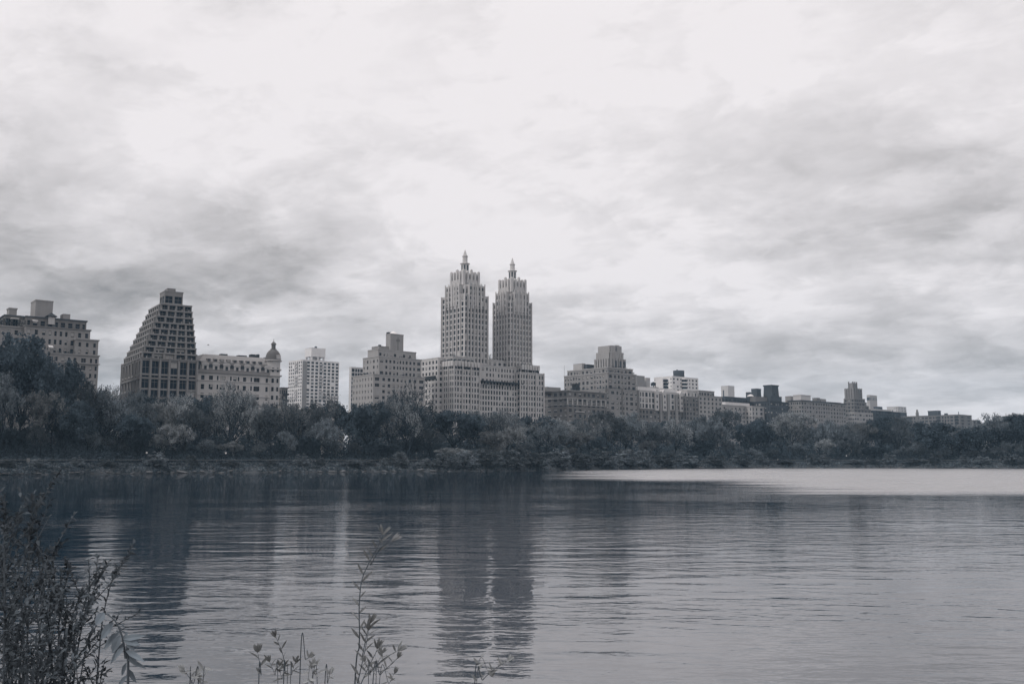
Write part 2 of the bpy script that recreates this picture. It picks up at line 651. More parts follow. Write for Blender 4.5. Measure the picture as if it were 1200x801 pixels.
class Building:
    def __init__(s, name, px, rot, Y, label, cat='building', group=None, base=3.2):
        s.rot = R(rot)
        s.u = Vector((math.cos(s.rot), math.sin(s.rot), 0))
        s.v = Vector((-math.sin(s.rot), math.cos(s.rot), 0))
        p = at(px, Y, base)
        s.R = Vector((p.x, p.y, 0))
        s.base = base
        s.root = empty(name, (p.x, p.y, base), s.rot, label, cat, group)
        s.walls = {}
        s.wins = []
        s.parts = []
        s.top = None
        s.rnd = random.Random(int(px * 7))

    # --- solving distances from directions
    def xs(s, px, ly, z):
        """local x on the line local y = ly seen in direction px at height z"""
        k = kx(px)
        o = s.R + s.v * ly
        den = s.u.x - k * s.u.y * CT
        return -(o.x - k * (o.y * CT + (z - CAMH) * ST)) / den

    def ys(s, px, lx, z):
        k = kx(px)
        o = s.R + s.u * lx
        den = s.v.x - k * s.v.y * CT
        return -(o.x - k * (o.y * CT + (z - CAMH) * ST)) / den

    def zt(s, py, lx, ly):
        o = s.R + s.u * lx + s.v * ly
        return z_at(py, o.x, o.y)

    def wall(s, m):
        return s.walls.setdefault(m, MB())

    def facade(s, mb, O, U, N, W, z0, z1, cols, fh=3.1, ww=.5, wh=.55, inset=.28, skip=0.03, lit=.3, top=.6, rows=None, kinds=None, irr=True):
        """wall with real openings; O is the local lower left corner"""
        Z = Vector((0, 0, 1))
        O = Vector((O[0], O[1], 0))
        H = z1 - z0

        def q(a, b, c, d):
            mb.quad(O + U * a + Z * c, O + U * b + Z * c, O + U * b + Z * d, O + U * a + Z * d)
        if cols <= 0 or W < 1.2 or H < 1.6:
            q(0, W, z0, z1)
            return
        rows = rows or max(1, int(round((H - top) / fh)))
        ch = (H - top) / rows
        wt = [1.0] * cols
        if irr and cols > 3:
            # wide and narrow bays, mirrored about the middle of the front
            half = [s.rnd.choice((.75, 1.0, 1.0, 1.45)) for _ in range((cols + 1) // 2)]
            wt = half + half[::-1][cols % 2:]
        tot = sum(wt)
        oh = ch * wh
        x_ = 0.0
        q(0, W, z1 - top, z1)
        edge = 0.0
        for c in range(cols):
            cw = W * wt[c] / tot
            ow = cw * (ww if wt[c] < 1.2 else min(.8, ww * 1.12))
            a = x_ + (cw - ow) / 2
            x_ += cw
            q(edge, a, z0, z1 - top)
            edge = a + ow
            last = z0
            for r_ in range(rows):
                if s.rnd.random() < skip:
                    continue
                b = z0 + r_ * ch + (ch - oh) * .45
                q(a, a + ow, last, b)
                last = b + oh
                P = O - N * inset
                A0, A1 = O + U * a, O + U * (a + ow)
                B0, B1 = P + U * a, P + U * (a + ow)
                mb.quad(A0 + Z * b, B0 + Z * b, B0 + Z * last, A0 + Z * last)
                mb.quad(A1 + Z * b, A1 + Z * last, B1 + Z * last, B1 + Z * b)
                mb.quad(A0 + Z * b, A1 + Z * b, B1 + Z * b, B0 + Z * b)
                mb.quad(A0 + Z * last, B0 + Z * last, B1 + Z * last, A1 + Z * last)
                t = s.rnd.random()
                kind = 1 if t < lit * .6 else (2 if t < lit else 0)  # share of windows with a pale blind drawn
                if kinds:
                    kind = kinds
                s.wins.append((O + U * (a + ow / 2) + Z * (b + oh / 2) - N * (inset - .02), U.copy(), N.copy(), ow, oh, kind))
            q(a, a + ow, last, z1 - top)
        q(edge, W, z0, z1 - top)

    def mass(s, pl, pc, pr, py, m='beige_brick', set=0.0, zb=None, depth=None, fc=None, sc=None, cornice=.35,
             parapet=True, fh=3.1, ww=.5, wh=.55, sww=None, roof='slate', cm=None, rows=None, skip=.03, lit=.3, inset=.28, irr=True, top=.6):
        z = 40.0
        for _ in range(4):
            x0 = s.xs(pc, set, z)
            z = s.zt(py, x0, set)
        x1 = s.xs(pr, set, z)
        y1 = set + (depth if depth is not None else 0)
        if depth is None:
            y1 = s.ys(pl, x0, z)
        y0 = set
        zb = s.base if zb is None else zb
        mb = s.wall(m)
        U, V = Vector((1, 0, 0)), Vector((0, 1, 0))
        W, D = x1 - x0, y1 - y0
        if fc is None:
            fc = max(1, int(round(W / 2.45)))
        if sc is None:
            sc = max(1, int(round(D / 2.7)))
        s.facade(mb, (x0, y0), U, -V, W, zb, z, fc, fh, ww, wh, rows=rows, skip=skip, lit=lit, inset=inset, irr=irr, top=top)
        s.facade(mb, (x0, y1), -V, -U, D, zb, z, sc, fh, sww or ww, wh, rows=rows, skip=skip, lit=lit, inset=inset, irr=irr, top=top)
        mb.quad((x1, y0, zb), (x1, y1, zb), (x1, y1, z), (x1, y0, z))
        mb.quad((x1, y1, zb), (x0, y1, zb), (x0, y1, z), (x1, y1, z))
        rb = s.wall(roof)
        rb.quad((x0 + .02, y0 + .02, z - .25), (x1 - .02, y0 + .02, z - .25), (x1 - .02, y1 - .02, z - .25), (x0 + .02, y1 - .02, z - .25))
        # inner faces of the parapet
        for (a, b) in (((x0, y0), (x1, y0)), ((x1, y0), (x1, y1)), ((x1, y1), (x0, y1)), ((x0, y1), (x0, y0))):
            mb.quad((b[0], b[1], z - .3), (a[0], a[1], z - .3), (a[0], a[1], z), (b[0], b[1], z))
        if cornice:
            cb = s.wall(cm or m)
            e = cornice
            c0, c1 = z - .25, z + .25
            cb.box(x0 - e, x1 + e, y0 - e, y0 - .003, c0, c1)
            cb.box(x0 - e, x0 - .003, y0, y1, c0, c1)
            cb.box(x1 + .003, x1 + e, y0, y1, c0, c1)
        return (x0, x1, y0, y1, zb, z)

    def box(s, pl, pc, pr, py, m, set, zb, depth=None, windows=False, **kw):
        return s.mass(pl, pc, pr, py, m, set, zb, depth, fc=None if windows else 0, sc=None if windows else 0, cornice=kw.pop('cornice', 0), **kw)

    def band(s, f, z, m, e=.4, h=.5):
        """string course round the front and the side of the footprint f"""
        mb = s.wall(m)
        x0, x1, y0, y1 = f[:4]
        mb.box(x0 - e, x1 + e, y0 - e, y0 - .003, z - h / 2, z + h / 2)
        mb.box(x0 - e, x0 - .003, y0, y1, z - h / 2, z + h / 2)

    def on(s, f, px, inset=1.0):
        """setback at which the left edge of the roof f is seen in direction px"""
        return s.ys(px, f[0] + inset, f[5])

    def piers(s, f, n, m, w=.45, e=.3, zs=None, side=0):
        mb = s.wall(m)
        x0, x1, y0, y1, z0, z1 = f
        if zs:
            z0, z1 = zs
        for i in range(n + 1):
            x = x0 + (x1 - x0) * i / n
            mb.box(x - w / 2, x + w / 2, y0 - e, y0 - .003, z0, z1 + .5)
        for i in range(1, side + 1):
            y = y0 + (y1 - y0) * i / side
            mb.box(x0 - e, x0 - .003, y - w / 2, y + w / 2, z0, z1 + .5)

    def planting(s, x0, x1, y0, y1, z, n=40, h=1.4):
        """terrace planting"""
        mb = MB()
        leaves(mb, [(Vector((s.rnd.uniform(x0, x1), s.rnd.uniform(y0, y1), z + s.rnd.uniform(.2, h))), .8) for _ in range(n)], 9, .4, s.rnd)
        o = mb.build('terrace_plants', LEAF_DARK, s.root)
        o['kind'] = 'stuff'
        o.location = (0, 0, -s.base)

    def part(s, name, mb, mats, **kw):
        o = mb.build(name, mats, s.root, **kw)
        o.location = (0, 0, -s.base)
        return o

    def finish(s, treeline=None):
        off = Vector((0, 0, -s.base))
        first = True
        for m, mb in s.walls.items():
            nm = 'wall' if m not in ('slate', 'dark_metal', 'copper_roof') else ('roof' if m != 'dark_metal' else 'roof_equipment')
            o = mb.build(nm, WALL[m], s.root)
            o.location = off
        # the hundred windows that show best are parts of their own, the rest one mesh
        hide = treeline or 17.0
        ws = sorted(s.wins, key=lambda w: (-(w[0].z > hide), -(w[3] * w[4] * (1.15 if w[2].y < -.5 else 1.0)), -w[0].z))
        big, rest = ws[:100], ws[100:]
        for (c, U, N, w, h, k) in big:
            o = link('window', win_mesh(w, h, k), s.root)
            o.location = c + off
            o.rotation_euler = (0, 0, math.atan2(U.y, U.x))
        if rest:
            mb = MB()
            for (c, U, N, w, h, k) in rest:
                win_geo(mb, c, U, N, w, h, k)
            o = mb.build('window', [GLASS, FRAMEM, BLIND], s.root)
            o.location = off
            o['kind'] = 'stuff'
        return s.root


def leaves(mb, tips, n, size, rnd, flat=0.0, mi=0):
    """n small leaf faces round each tip (point, radius)"""
    for (p, r) in tips:
        for _ in range(n):
            while True:
                d = Vector((rnd.uniform(-1, 1), rnd.uniform(-1, 1), rnd.uniform(-1, 1)))
                if d.length < 1:
                    break
            c = p + Vector((d.x * r, d.y * r, d.z * r * (1 - flat)))
            a = Vector((rnd.gauss(0, 1), rnd.gauss(0, 1), rnd.gauss(0, .7)))
            a.normalize()
            b = a.orthogonal().normalized()
            b = Matrix.Rotation(rnd.uniform(0, 6.28), 3, a) @ b
            sz = size * rnd.uniform(.6, 1.3)
            a = a * sz * .5
            b = b * sz * .35
            mb.quad(c - a, c + b, c + a, c - b, mi)


def water_tank(b, cx, cy, z, r, h, m, leg=2.0, roof=True, name='water_tank'):
    mb = MB()
    for (dx, dy) in ((-1, -1), (1, -1), (1, 1), (-1, 1)):
        mb.box(cx + dx * r * .6 - .12, cx + dx * r * .6 + .12, cy + dy * r * .6 - .12, cy + dy * r * .6 + .12, z, z + leg)
    mb.ring_stack([(r, z + leg), (r * 1.0, z + leg + h)], cx, cy, 16)
    if roof:
        mb.ring_stack([(r * 1.05, z + leg + h), (0.05, z + leg + h + r * .45)], cx, cy, 16)
    b.part(name, mb, WALL[m])


# ---- 1: stepped beige block at the far left
def b_far_left():
    b = Building('apartment_building', 29, 38, 362, 'stepped beige brick apartment block at the far left with windowless square tower on its roof')
    f0 = b.mass(-45, 30, 116, 411.5, 'grey_brick', 0, depth=30, ww=.42, sww=.42, lit=.4)
    b.band(f0, f0[5] - 3.4, 'grey_brick', .5, .4)
    f0b = b.mass(88, 89.5, 115.5, 397, 'grey_brick', 0.3, f0[5], depth=14, ww=.35, skip=.1)
    f1 = b.mass(-2, 30, 106, 381, 'grey_brick', 4.2, f0[5], depth=16, ww=.45, lit=.4, cm='mid_brick')
    f2 = b.mass(4, 31, 101.5, 370.5, 'mid_brick', 7.5, f1[5], depth=12, ww=.55, cm='slate')
    w1 = b.mass(-4, 0, 30.2, 381.5, 'grey_brick', 7, depth=20, ww=.5, lit=.3)
    w2 = b.mass(4, 6, 31.0, 369, 'mid_brick', 11, w1[5], depth=14, ww=.7, wh=.75, lit=.05, cm='slate')
    b.box(39.5, 42, 62.5, 351.5, 'grey_brick', 12, f2[5], depth=9, cornice=.12)
    b.box(8.5, 11, 20, 361, 'grey_brick', 13, w2[5], depth=5, cornice=.2)
    b.box(72, 74, 82.5, 367.5, 'grey_brick', 14, f2[5], depth=5)
    # little roof pavilion with a dark hipped roof
    g = b.box(56, 57.2, 64.5, 370.5, 'tan_stone', 6.6, f2[5] - 2.5, depth=3)
    mb = MB()
    cx, cy = (g[0] + g[1]) / 2, (g[2] + g[3]) / 2
    mb.ring_stack([(2.9, g[5] + .1), (.2, g[5] + 1.7)], cx, cy, 4, rot=R(45))
    b.part('pavilion_roof', mb, WALL['dark_metal'])
    # white awnings over the terraces
    for (x, z, w, y) in ((-0.5, f1[5] + 1.6, 0, 0),):
        pass
    for (pc, wpx, f, dz) in ((37, 6, f1, 2.1), (58, 5, f0, 2.6)):
        aw = MB()
        x = b.xs(pc, f[2] - .5, f[5])
        w = wpx * 362 / 1100
        aw.quad((x, f[2] - 1.7 + (3 if f is f0 else 0), f[5] + dz), (x + w, f[2] - 1.7 + (3 if f is f0 else 0), f[5] + dz),
                (x + w, f[2] + 2.9, f[5] + dz + .7), (x, f[2] + 2.9, f[5] + dz + .7))
        aw.box(x, x + w, f[2] - 1.75 + (3 if f is f0 else 0), f[2] - 1.7 + (3 if f is f0 else 0), f[5] + dz - .4, f[5] + dz)
        b.part('awning', aw, WALL['white_paint'])
    for (p0, p1, z) in ((13, 22, w2[5] - 1.2), (12.5, 26.5, w1[5] + .3)):
        aw = MB()
        aw.box(b.xs(p0, w2[2] - 2, z), b.xs(p1, w2[2] - 2, z), w2[2] - 2.6, w2[2] - .1, z - .25, z)
        b.part('awning', aw, WALL['white_paint'])
    b.planting(f0[0] + 10, f0[0] + 20, f0[2] + .8, f0[2] + 3, f0[5], 26)
    b.planting(w1[0], w1[1], w1[2] + .3, w2[2] - .4, w1[5], 60, 2.6)
    b.planting(w2[0] - 1.5, w2[0] + 2, w2[2] - 1, w2[2] + 3, w1[5] + 1, 20, 2.6)
    b.planting(f2[0] + 4, f2[1], f2[2] - 2, f2[2] - .4, f1[5], 14, .8)
    b.finish(30)


# ---- 2: terraced tower
def b_terraced():
    b = Building('terraced_tower', 166, 34, 389, 'dark terraced apartment tower narrowing upward in steps like a ziggurat')
    f = b.mass(143, 165.8, 231.5, 419, 'grey_concrete', 0, fc=6, sc=6, rows=7, fh=6.6, ww=.74, sww=.45, wh=.88, lit=.06, inset=.6, skip=0, irr=False)
    b.piers(f, 6, 'grey_concrete', .7, .35, side=6)
    for z in (f[5] - 8.3, f[5] - 16.5):
        b.band(f, z, 'mid_brick', .45, .8)
    prev = f
    for k in range(9):
        g = b.mass(145.2 + 3.6 * k, 166.6 + 2.75 * k, 231 - .75 * k, 419 - 7.05 * (k + 1), 'grey_concrete', .7 * (k + 1), prev[5],
                   fc=5 if k < 6 else 4, sc=8 - k // 3, rows=1, ww=.80, sww=.6, wh=.98, lit=.22 if k < 2 else .0, cornice=.15, inset=.9, skip=0, cm='grey_brick', irr=False, top=.45)
        # balcony parapet piers
        mb = b.wall('grey_brick')
        n = 5
        for i in range(n):
            x = prev[0] + (prev[1] - prev[0]) * (i + .5) / n
            mb.box(x - .3, x, prev[2] - .1, g[2] - .01, prev[5], prev[5] + .9)
        for i in range(6):
            y = prev[2] + (g[3] - prev[2]) * (i + .6) / 6
            mb.box(prev[0] + .05, g[0] - .01, y, y + .25, prev[5], prev[5] + .8)
        prev = g
    t = b.mass(187.5, 193, 214.6, 341, 'grey_concrete', 9.5, prev[5], fc=2, sc=2, rows=1, fh=5, ww=.8, wh=.55, cornice=.15, lit=0, skip=0)
    b.box(195, 196.5, 206, 337.5, 'grey_concrete', 11, t[5], depth=5)
    # dark balcony slab at the right end
    mb = MB()
    mb.box(f[1] + .01, f[1] + 2.0, 1.5, 6, f[5] - 1.2, f[5] + .3)
    mb.box(f[1] + .01, f[1] + 1.6, 1.7, 6, f[5] - 3.2, f[5] - 1.3)
    b.part('balcony', mb, WALL['dark_metal'])
    b.finish(22)


# ---- 3: mansard block with a domed corner turret
def b_mansard():
    b = Building('mansard_building', 232, 36, 412, 'ornate pale stone apartment house with mansard roof, dormers and a domed corner turret')
    f = b.mass(224, 232, 328, 435, 'tan_stone', 0, depth=30, fc=8, sc=4, ww=.34, wh=.56, cornice=.7, lit=.35, fh=3.9, skip=0, cm='grey_brick')
    b.band(f, f[5] - 3.6, 'light_limestone', .3, .35)
    b.band(f, f[5] - 9.9, 'light_limestone', .35, .45)
    b.band(f, f[5] - 15.8, 'light_limestone', .35, .35)
    L = f[1] - f[0]
    z0 = f[5] + .26
    # narrow side lights making tripartite windows
    for c in (1, 3, 5, 7):
        for r_ in range(1, 6):
            cx = f[0] + L * (c + .5) / 8
            for dx in (-1.75, 1.75):
                s_ = Vector((cx + dx, f[2] - .02, f[5] - .6 - 3.9 * r_ + 2.0))
                b.wins.append((s_, Vector((1, 0, 0)), Vector((0, -1, 0)), .7, 2.0, 0))
    # mansard
    mb = MB()
    hz = z_at(414.5, *(b.R + b.u * 8).xy) - z0
    x0, x1, y0, y1 = f[0] - .3, f[1] - 4.5, f[2] - .2, f[3]
    k = 3.4
    def ring(d, z):
        return [(x0 + d * .8, y0 + d, z), (x1 - .2, y0 + d, z), (x1 - .2, y1 - d, z), (x0 + d * .8, y1 - d, z)]
    zm = z0 + min(4.6, hz * .6)
    A_, B_, C_ = ring(0, z0), ring(1.3, zm), ring(k + 1.5, z0 + hz)
    for i in range(4):
        j = (i + 1) % 4
        mb.quad(A_[i], A_[j], B_[j], B_[i], 0)
        mb.quad(B_[i], B_[j], C_[j], C_[i], 1)
    mb.quad(*C_, 1)
    b.part('mansard_roof', mb, [WALL['mid_brick'], WALL['ochre_brick']])
    # dormers with rounded pediments, dark boxes as painted shade in the gaps between them
    for i in range(7):
        cx = f[0] + 3.2 + (L - 9) * i / 6
        w = 1.5
        d = MB()
        d.box(cx - w, cx + w, f[2] + .1, f[2] + 3.2, z0, z0 + 3.0)
        n = 8
        for q in range(n):
            a0, a1 = math.pi * q / n, math.pi * (q + 1) / n
            p0 = (cx + (w + .2) * math.cos(a0), z0 + 3.0 + 1.25 * math.sin(a0))
            p1 = (cx + (w + .2) * math.cos(a1), z0 + 3.0 + 1.25 * math.sin(a1))
            d.quad((p0[0], f[2] - .1, p0[1]), (p0[0], f[2] + 3.2, p0[1]), (p1[0], f[2] + 3.2, p1[1]), (p1[0], f[2] - .1, p1[1]))
            d.tri((cx, f[2] - .1, z0 + 3.0), (p0[0], f[2] - .1, p0[1]), (p1[0], f[2] - .1, p1[1]))
        o = b.part('dormer', d, WALL['tan_stone'])
        wn = link('window', win_mesh(1.2, 2.0, 0), o)
        wn.location = (cx, f[2] + .07, z0 + 1.5)
        if i < 6:
            g = MB()
            gx = cx + (L - 9) / 12
            g.box(gx - 1.0, gx + 1.0, f[2] + .3, f[2] + 2.6, z0 + .2, z0 + 3.4)
            b.part('dormer_opening', g, WALL['dark_metal'])
    for i in range(9):
        cx = f[0] + 5 + (L - 14) * i / 8
        d = MB()
        d.box(cx - .9, cx + .9, f[2] + 1.2, f[2] + 4, z0 + 4.4, z0 + 5.9)
        o = b.part('dormer', d, WALL['copper_roof'])
        wn = link('window', win_mesh(1.3, 1.0, 2 if i in (2, 3) else 0), o)
        wn.location = (cx, f[2] + 1.17, z0 + 5.2)
    rc = MB()
    for (a, w, h) in ((12, 3, .8), (20, 4, .7), (26, 2, 1.5), (29, 1, 1.7), (33, 6, .6)):
        rc.box(f[0] + a, f[0] + a + w, f[2] + 6, f[2] + 9, z0 + hz, z0 + hz + h)
    b.part('roof_equipment', rc, WALL['dark_metal'])
    # turret
    rt = 3.3
    cx, cy = f[1] - 2.6, f[2] + 2.3
    tz = z_at(422, *(b.R + b.u * cx).xy)
    tm = MB()
    tm.ring_stack([(rt, b.base), (rt, tz - .4), (rt + .7, tz - .3), (rt + .7, tz + .2), (rt + .1, tz + .3)], cx, cy, 20)
    for z in (f[5], tz - 4.2):
        tm.ring_stack([(rt + .02, z - .45), (rt + .6, z - .3), (rt + .6, z + .25), (rt + .02, z + .3)], cx, cy, 20, cap=False)
    tu = b.part('turret', tm, WALL['tan_stone'], smooth=False)
    dh = z_at(409.5, *(b.R + b.u * cx).xy) - tz
    dm = MB()
    dm.ring_stack([((rt + .25) * math.cos(a) ** .8 if a < 1.5 else .9, tz + .3 + dh * math.sin(a)) for a in [i * 1.25 / 7 for i in range(8)]], cx, cy, 20)
    o = link('dome', dm.mesh('dome', WALL['dome_metal'], True), tu)
    lm = MB()
    lz = tz + .3 + dh * .95
    lm.ring_stack([(1.5, lz - .4), (1.5, lz + .4), (1.0, lz + .5), (.95, lz + 2.4), (1.35, lz + 2.5), (1.2, lz + 2.9), (.6, lz + 3.6), (.12, lz + 4.0), (.08, lz + 5.2)], cx, cy, 10)
    link('lantern', lm.mesh('lantern', WALL['dome_metal']), tu)
    rd = MB()
    n = 14
    for q in range(n):      # round window ring in the dome
        a0, a1 = 2 * math.pi * q / n, 2 * math.pi * (q + 1) / n
        for (r0, r1, mi) in ((.75, 1.05, 0),):
            rd.quad((cx + 1.2 + r0 * math.cos(a0), cy - rt - .35, tz + 1.6 + r0 * math.sin(a0)), (cx + 1.2 + r1 * math.cos(a0), cy - rt - .35, tz + 1.6 + r1 * math.sin(a0)),
                    (cx + 1.2 + r1 * math.cos(a1), cy - rt - .35, tz + 1.6 + r1 * math.sin(a1)), (cx + 1.2 + r0 * math.cos(a1), cy - rt - .35, tz + 1.6 + r0 * math.sin(a1)))
    rd.box(cx + .2, cx + 2.2, cy - rt - .3, cy - 1.5, tz + .6, tz + 2.4)
    link('round_window', rd.mesh('round_window', WALL['tan_stone']), tu)
    for z in [f[5] - 3.9 * i - 2.4 for i in range(5)] + [f[5] + 2.6]:
        for a in (-70, -110, -150):
            nx, ny = math.cos(R(a)), math.sin(R(a))
            b.wins.append((Vector((cx + nx * (rt + .03), cy + ny * (rt + .03), z)), Vector((-ny, nx, 0)), Vector((nx, ny, 0)), 1.1, 1.9, 0))
    b.finish(22)


def b_narrow_gap():
    b = Building('apartment_building', 330, 38, 500, 'narrow grey apartment block with dark balconies squeezed behind the domed turret')
    f = b.mass(329, 330, 337.2, 454, 'mid_brick', 0, depth=12, fc=3, ww=.6, lit=.1)
    mb = MB()
    for i in range(8):
        mb.box(f[1] - 2.6, f[1] + .3, f[2] - 1.2, f[2] - .01, f[5] - 3.1 * i - 4, f[5] - 3.1 * i - 3)
    b.part('balcony', mb, WALL['dark_metal'])
    b.finish(18)


# ---- 4: white gridded tower
def b_white_grid():
    b = Building('apartment_tower', 354.5, 42, 780, 'white gridded modern apartment tower with a white box penthouse raised on its roof')
    f = b.mass(338.4, 354.5, 397.6, 421, 'white_paint', 0, fc=9, sc=7, fh=2.85, irr=False, ww=.66, sww=.6, wh=.62, lit=.22, cornice=.1, inset=.5, skip=.01)
    # blank grey corner bay on the front
    mb = MB()
    mb.box(f[0] + .4, f[0] + 4.5, f[2] - .32, f[2] - .01, f[4], f[5] - 1.5)
    b.part('corner_panel', mb, WALL['grey_brick'])
    c = MB()
    for i in range(17):
        z = f[5] - 2.85 * i - 1.9
        if i % 4 != 3:
            c.box(f[0] - 1.1, f[0] - .01, f[2] + 7, f[2] + 12, z - 1.4, z - .3)
            c.box(f[0] + (f[1] - f[0]) * .46, f[0] + (f[1] - f[0]) * .56, f[2] - 1.0, f[2] - .01, z - 1.4, z - .4)
    b.part('balcony', c, WALL['pale_stone'])
    # penthouse on short columns
    z1 = z_at(416.5, *(b.R + b.u * 10).xy)
    p = b.box(357.5, 365, 381.5, 407, 'white_paint', 8, z1)
    q = MB()
    for x in (p[0] + 1, (p[0] + p[1]) / 2, p[1] - 1):
        for y in (p[2] + 1, p[3] - 1):
            q.box(x - .7, x + .7, y - .7, y + .7, f[5] - .2, z1 - .01)
    q.box(p[0] + 3, p[1] - 3, p[2] + 3, p[3] - 3, f[5] - .2, z1 - .02)
    q.quad((p[0], p[2], z1), (p[0], p[3], z1), (p[1], p[3], z1), (p[1], p[2], z1))
    b.part('penthouse_columns', q, WALL['white_paint'])
    t = MB()
    t.box(p[0] + 5, p[0] + 6.5, p[2] + 2, p[2] + 3.5, p[5], p[5] + 1.6)
    b.part('roof_equipment', t, WALL['slate'])
    b.finish(20)


def b_white_sliver():
    b = Building('apartment_tower', 411, 42, 700, 'narrow white tower with dark balconies behind the tall beige stepped block')
    f = b.mass(411.2, 411.9, 426, 430, 'pale_stone', 0, depth=3, fc=4, sc=0, ww=.8, wh=.74, lit=.0, cornice=.05)
    b.finish(20)


# ---- 5: pale stepped block with square roof tower
def b_pale_stepped():
    b = Building('apartment_building', 437.5, 42, 468, 'tall pale beige stepped apartment block with square roof tower, left of the twin towers')
    f = b.mass(413.2, 437.5, 498, 438.3, 'beige_brick', 0, ww=.5, sww=.28, sc=7, fc=10, lit=.35, skip=.06, cornice=.2, wh=.48)
    m1 = b.mass(425.3, 444, 494, 417.3, 'beige_brick', 3.2, f[5], ww=.5, sww=.3, lit=.35, skip=.06, cornice=.2, wh=.48)
    m2 = b.mass(431, 443.2, 487.6, 409, 'beige_brick', 6.5, m1[5], ww=.45, sc=0, skip=.3, cornice=.15, wh=.42)
    m3 = b.box(442, 444.5, 456, 405, 'grey_brick', 9, m2[5], depth=7)
    t = b.mass(452.3, 457.8, 472.9, 391, 'ochre_brick', 10, m2[5], fc=0, sc=0, cornice=.1)
    mb = MB()
    cx = (t[0] + t[1]) / 2 - 1
    cy = (t[2] + t[3]) / 2
    mb.ring_stack([(2.6, t[5]), (2.5, t[5] + .5), (.2, t[5] + 1.9)], cx, cy, 10)
    b.part('tank_roof', mb, WALL['white_paint'])
    mb = MB()
    mb.box(t[0] + .1, t[0] + 2.2, t[3] - 2.2, t[3] - .2, t[5], t[5] + 1.2)
    mb.box(m3[0], m3[0] + 1.2, m3[2], m3[2] + 1, m3[5], m3[5] + .6)
    b.part('roof_equipment', mb, WALL['dark_metal'])
    sl_ = MB()
    sl_.box(t[0] + 4.5, t[0] + 5.0, t[2] - .05, t[2] - .01, t[4] + 1, t[5] - 1.5)
    sl_.box(t[0] + 3.6, t[0] + 5.9, t[2] - .06, t[2] - .02, t[4] + 5.5, t[4] + 6.6)
    b.part('louvre', sl_, WALL['mid_brick'])
    b.planting(f[0] + .5, f[0] + 2.5, f[2] + 4, f[2] + 14, f[5], 22, 1.2)
    b.planting(m1[0], m1[1], f[2] + .5, m1[2] - .5, f[5], 26, .9)
    b.planting(m1[0] + 5, m1[1], m1[2] + .5, m2[2] - .5, m1[5], 16, .9)
    b.finish(20)


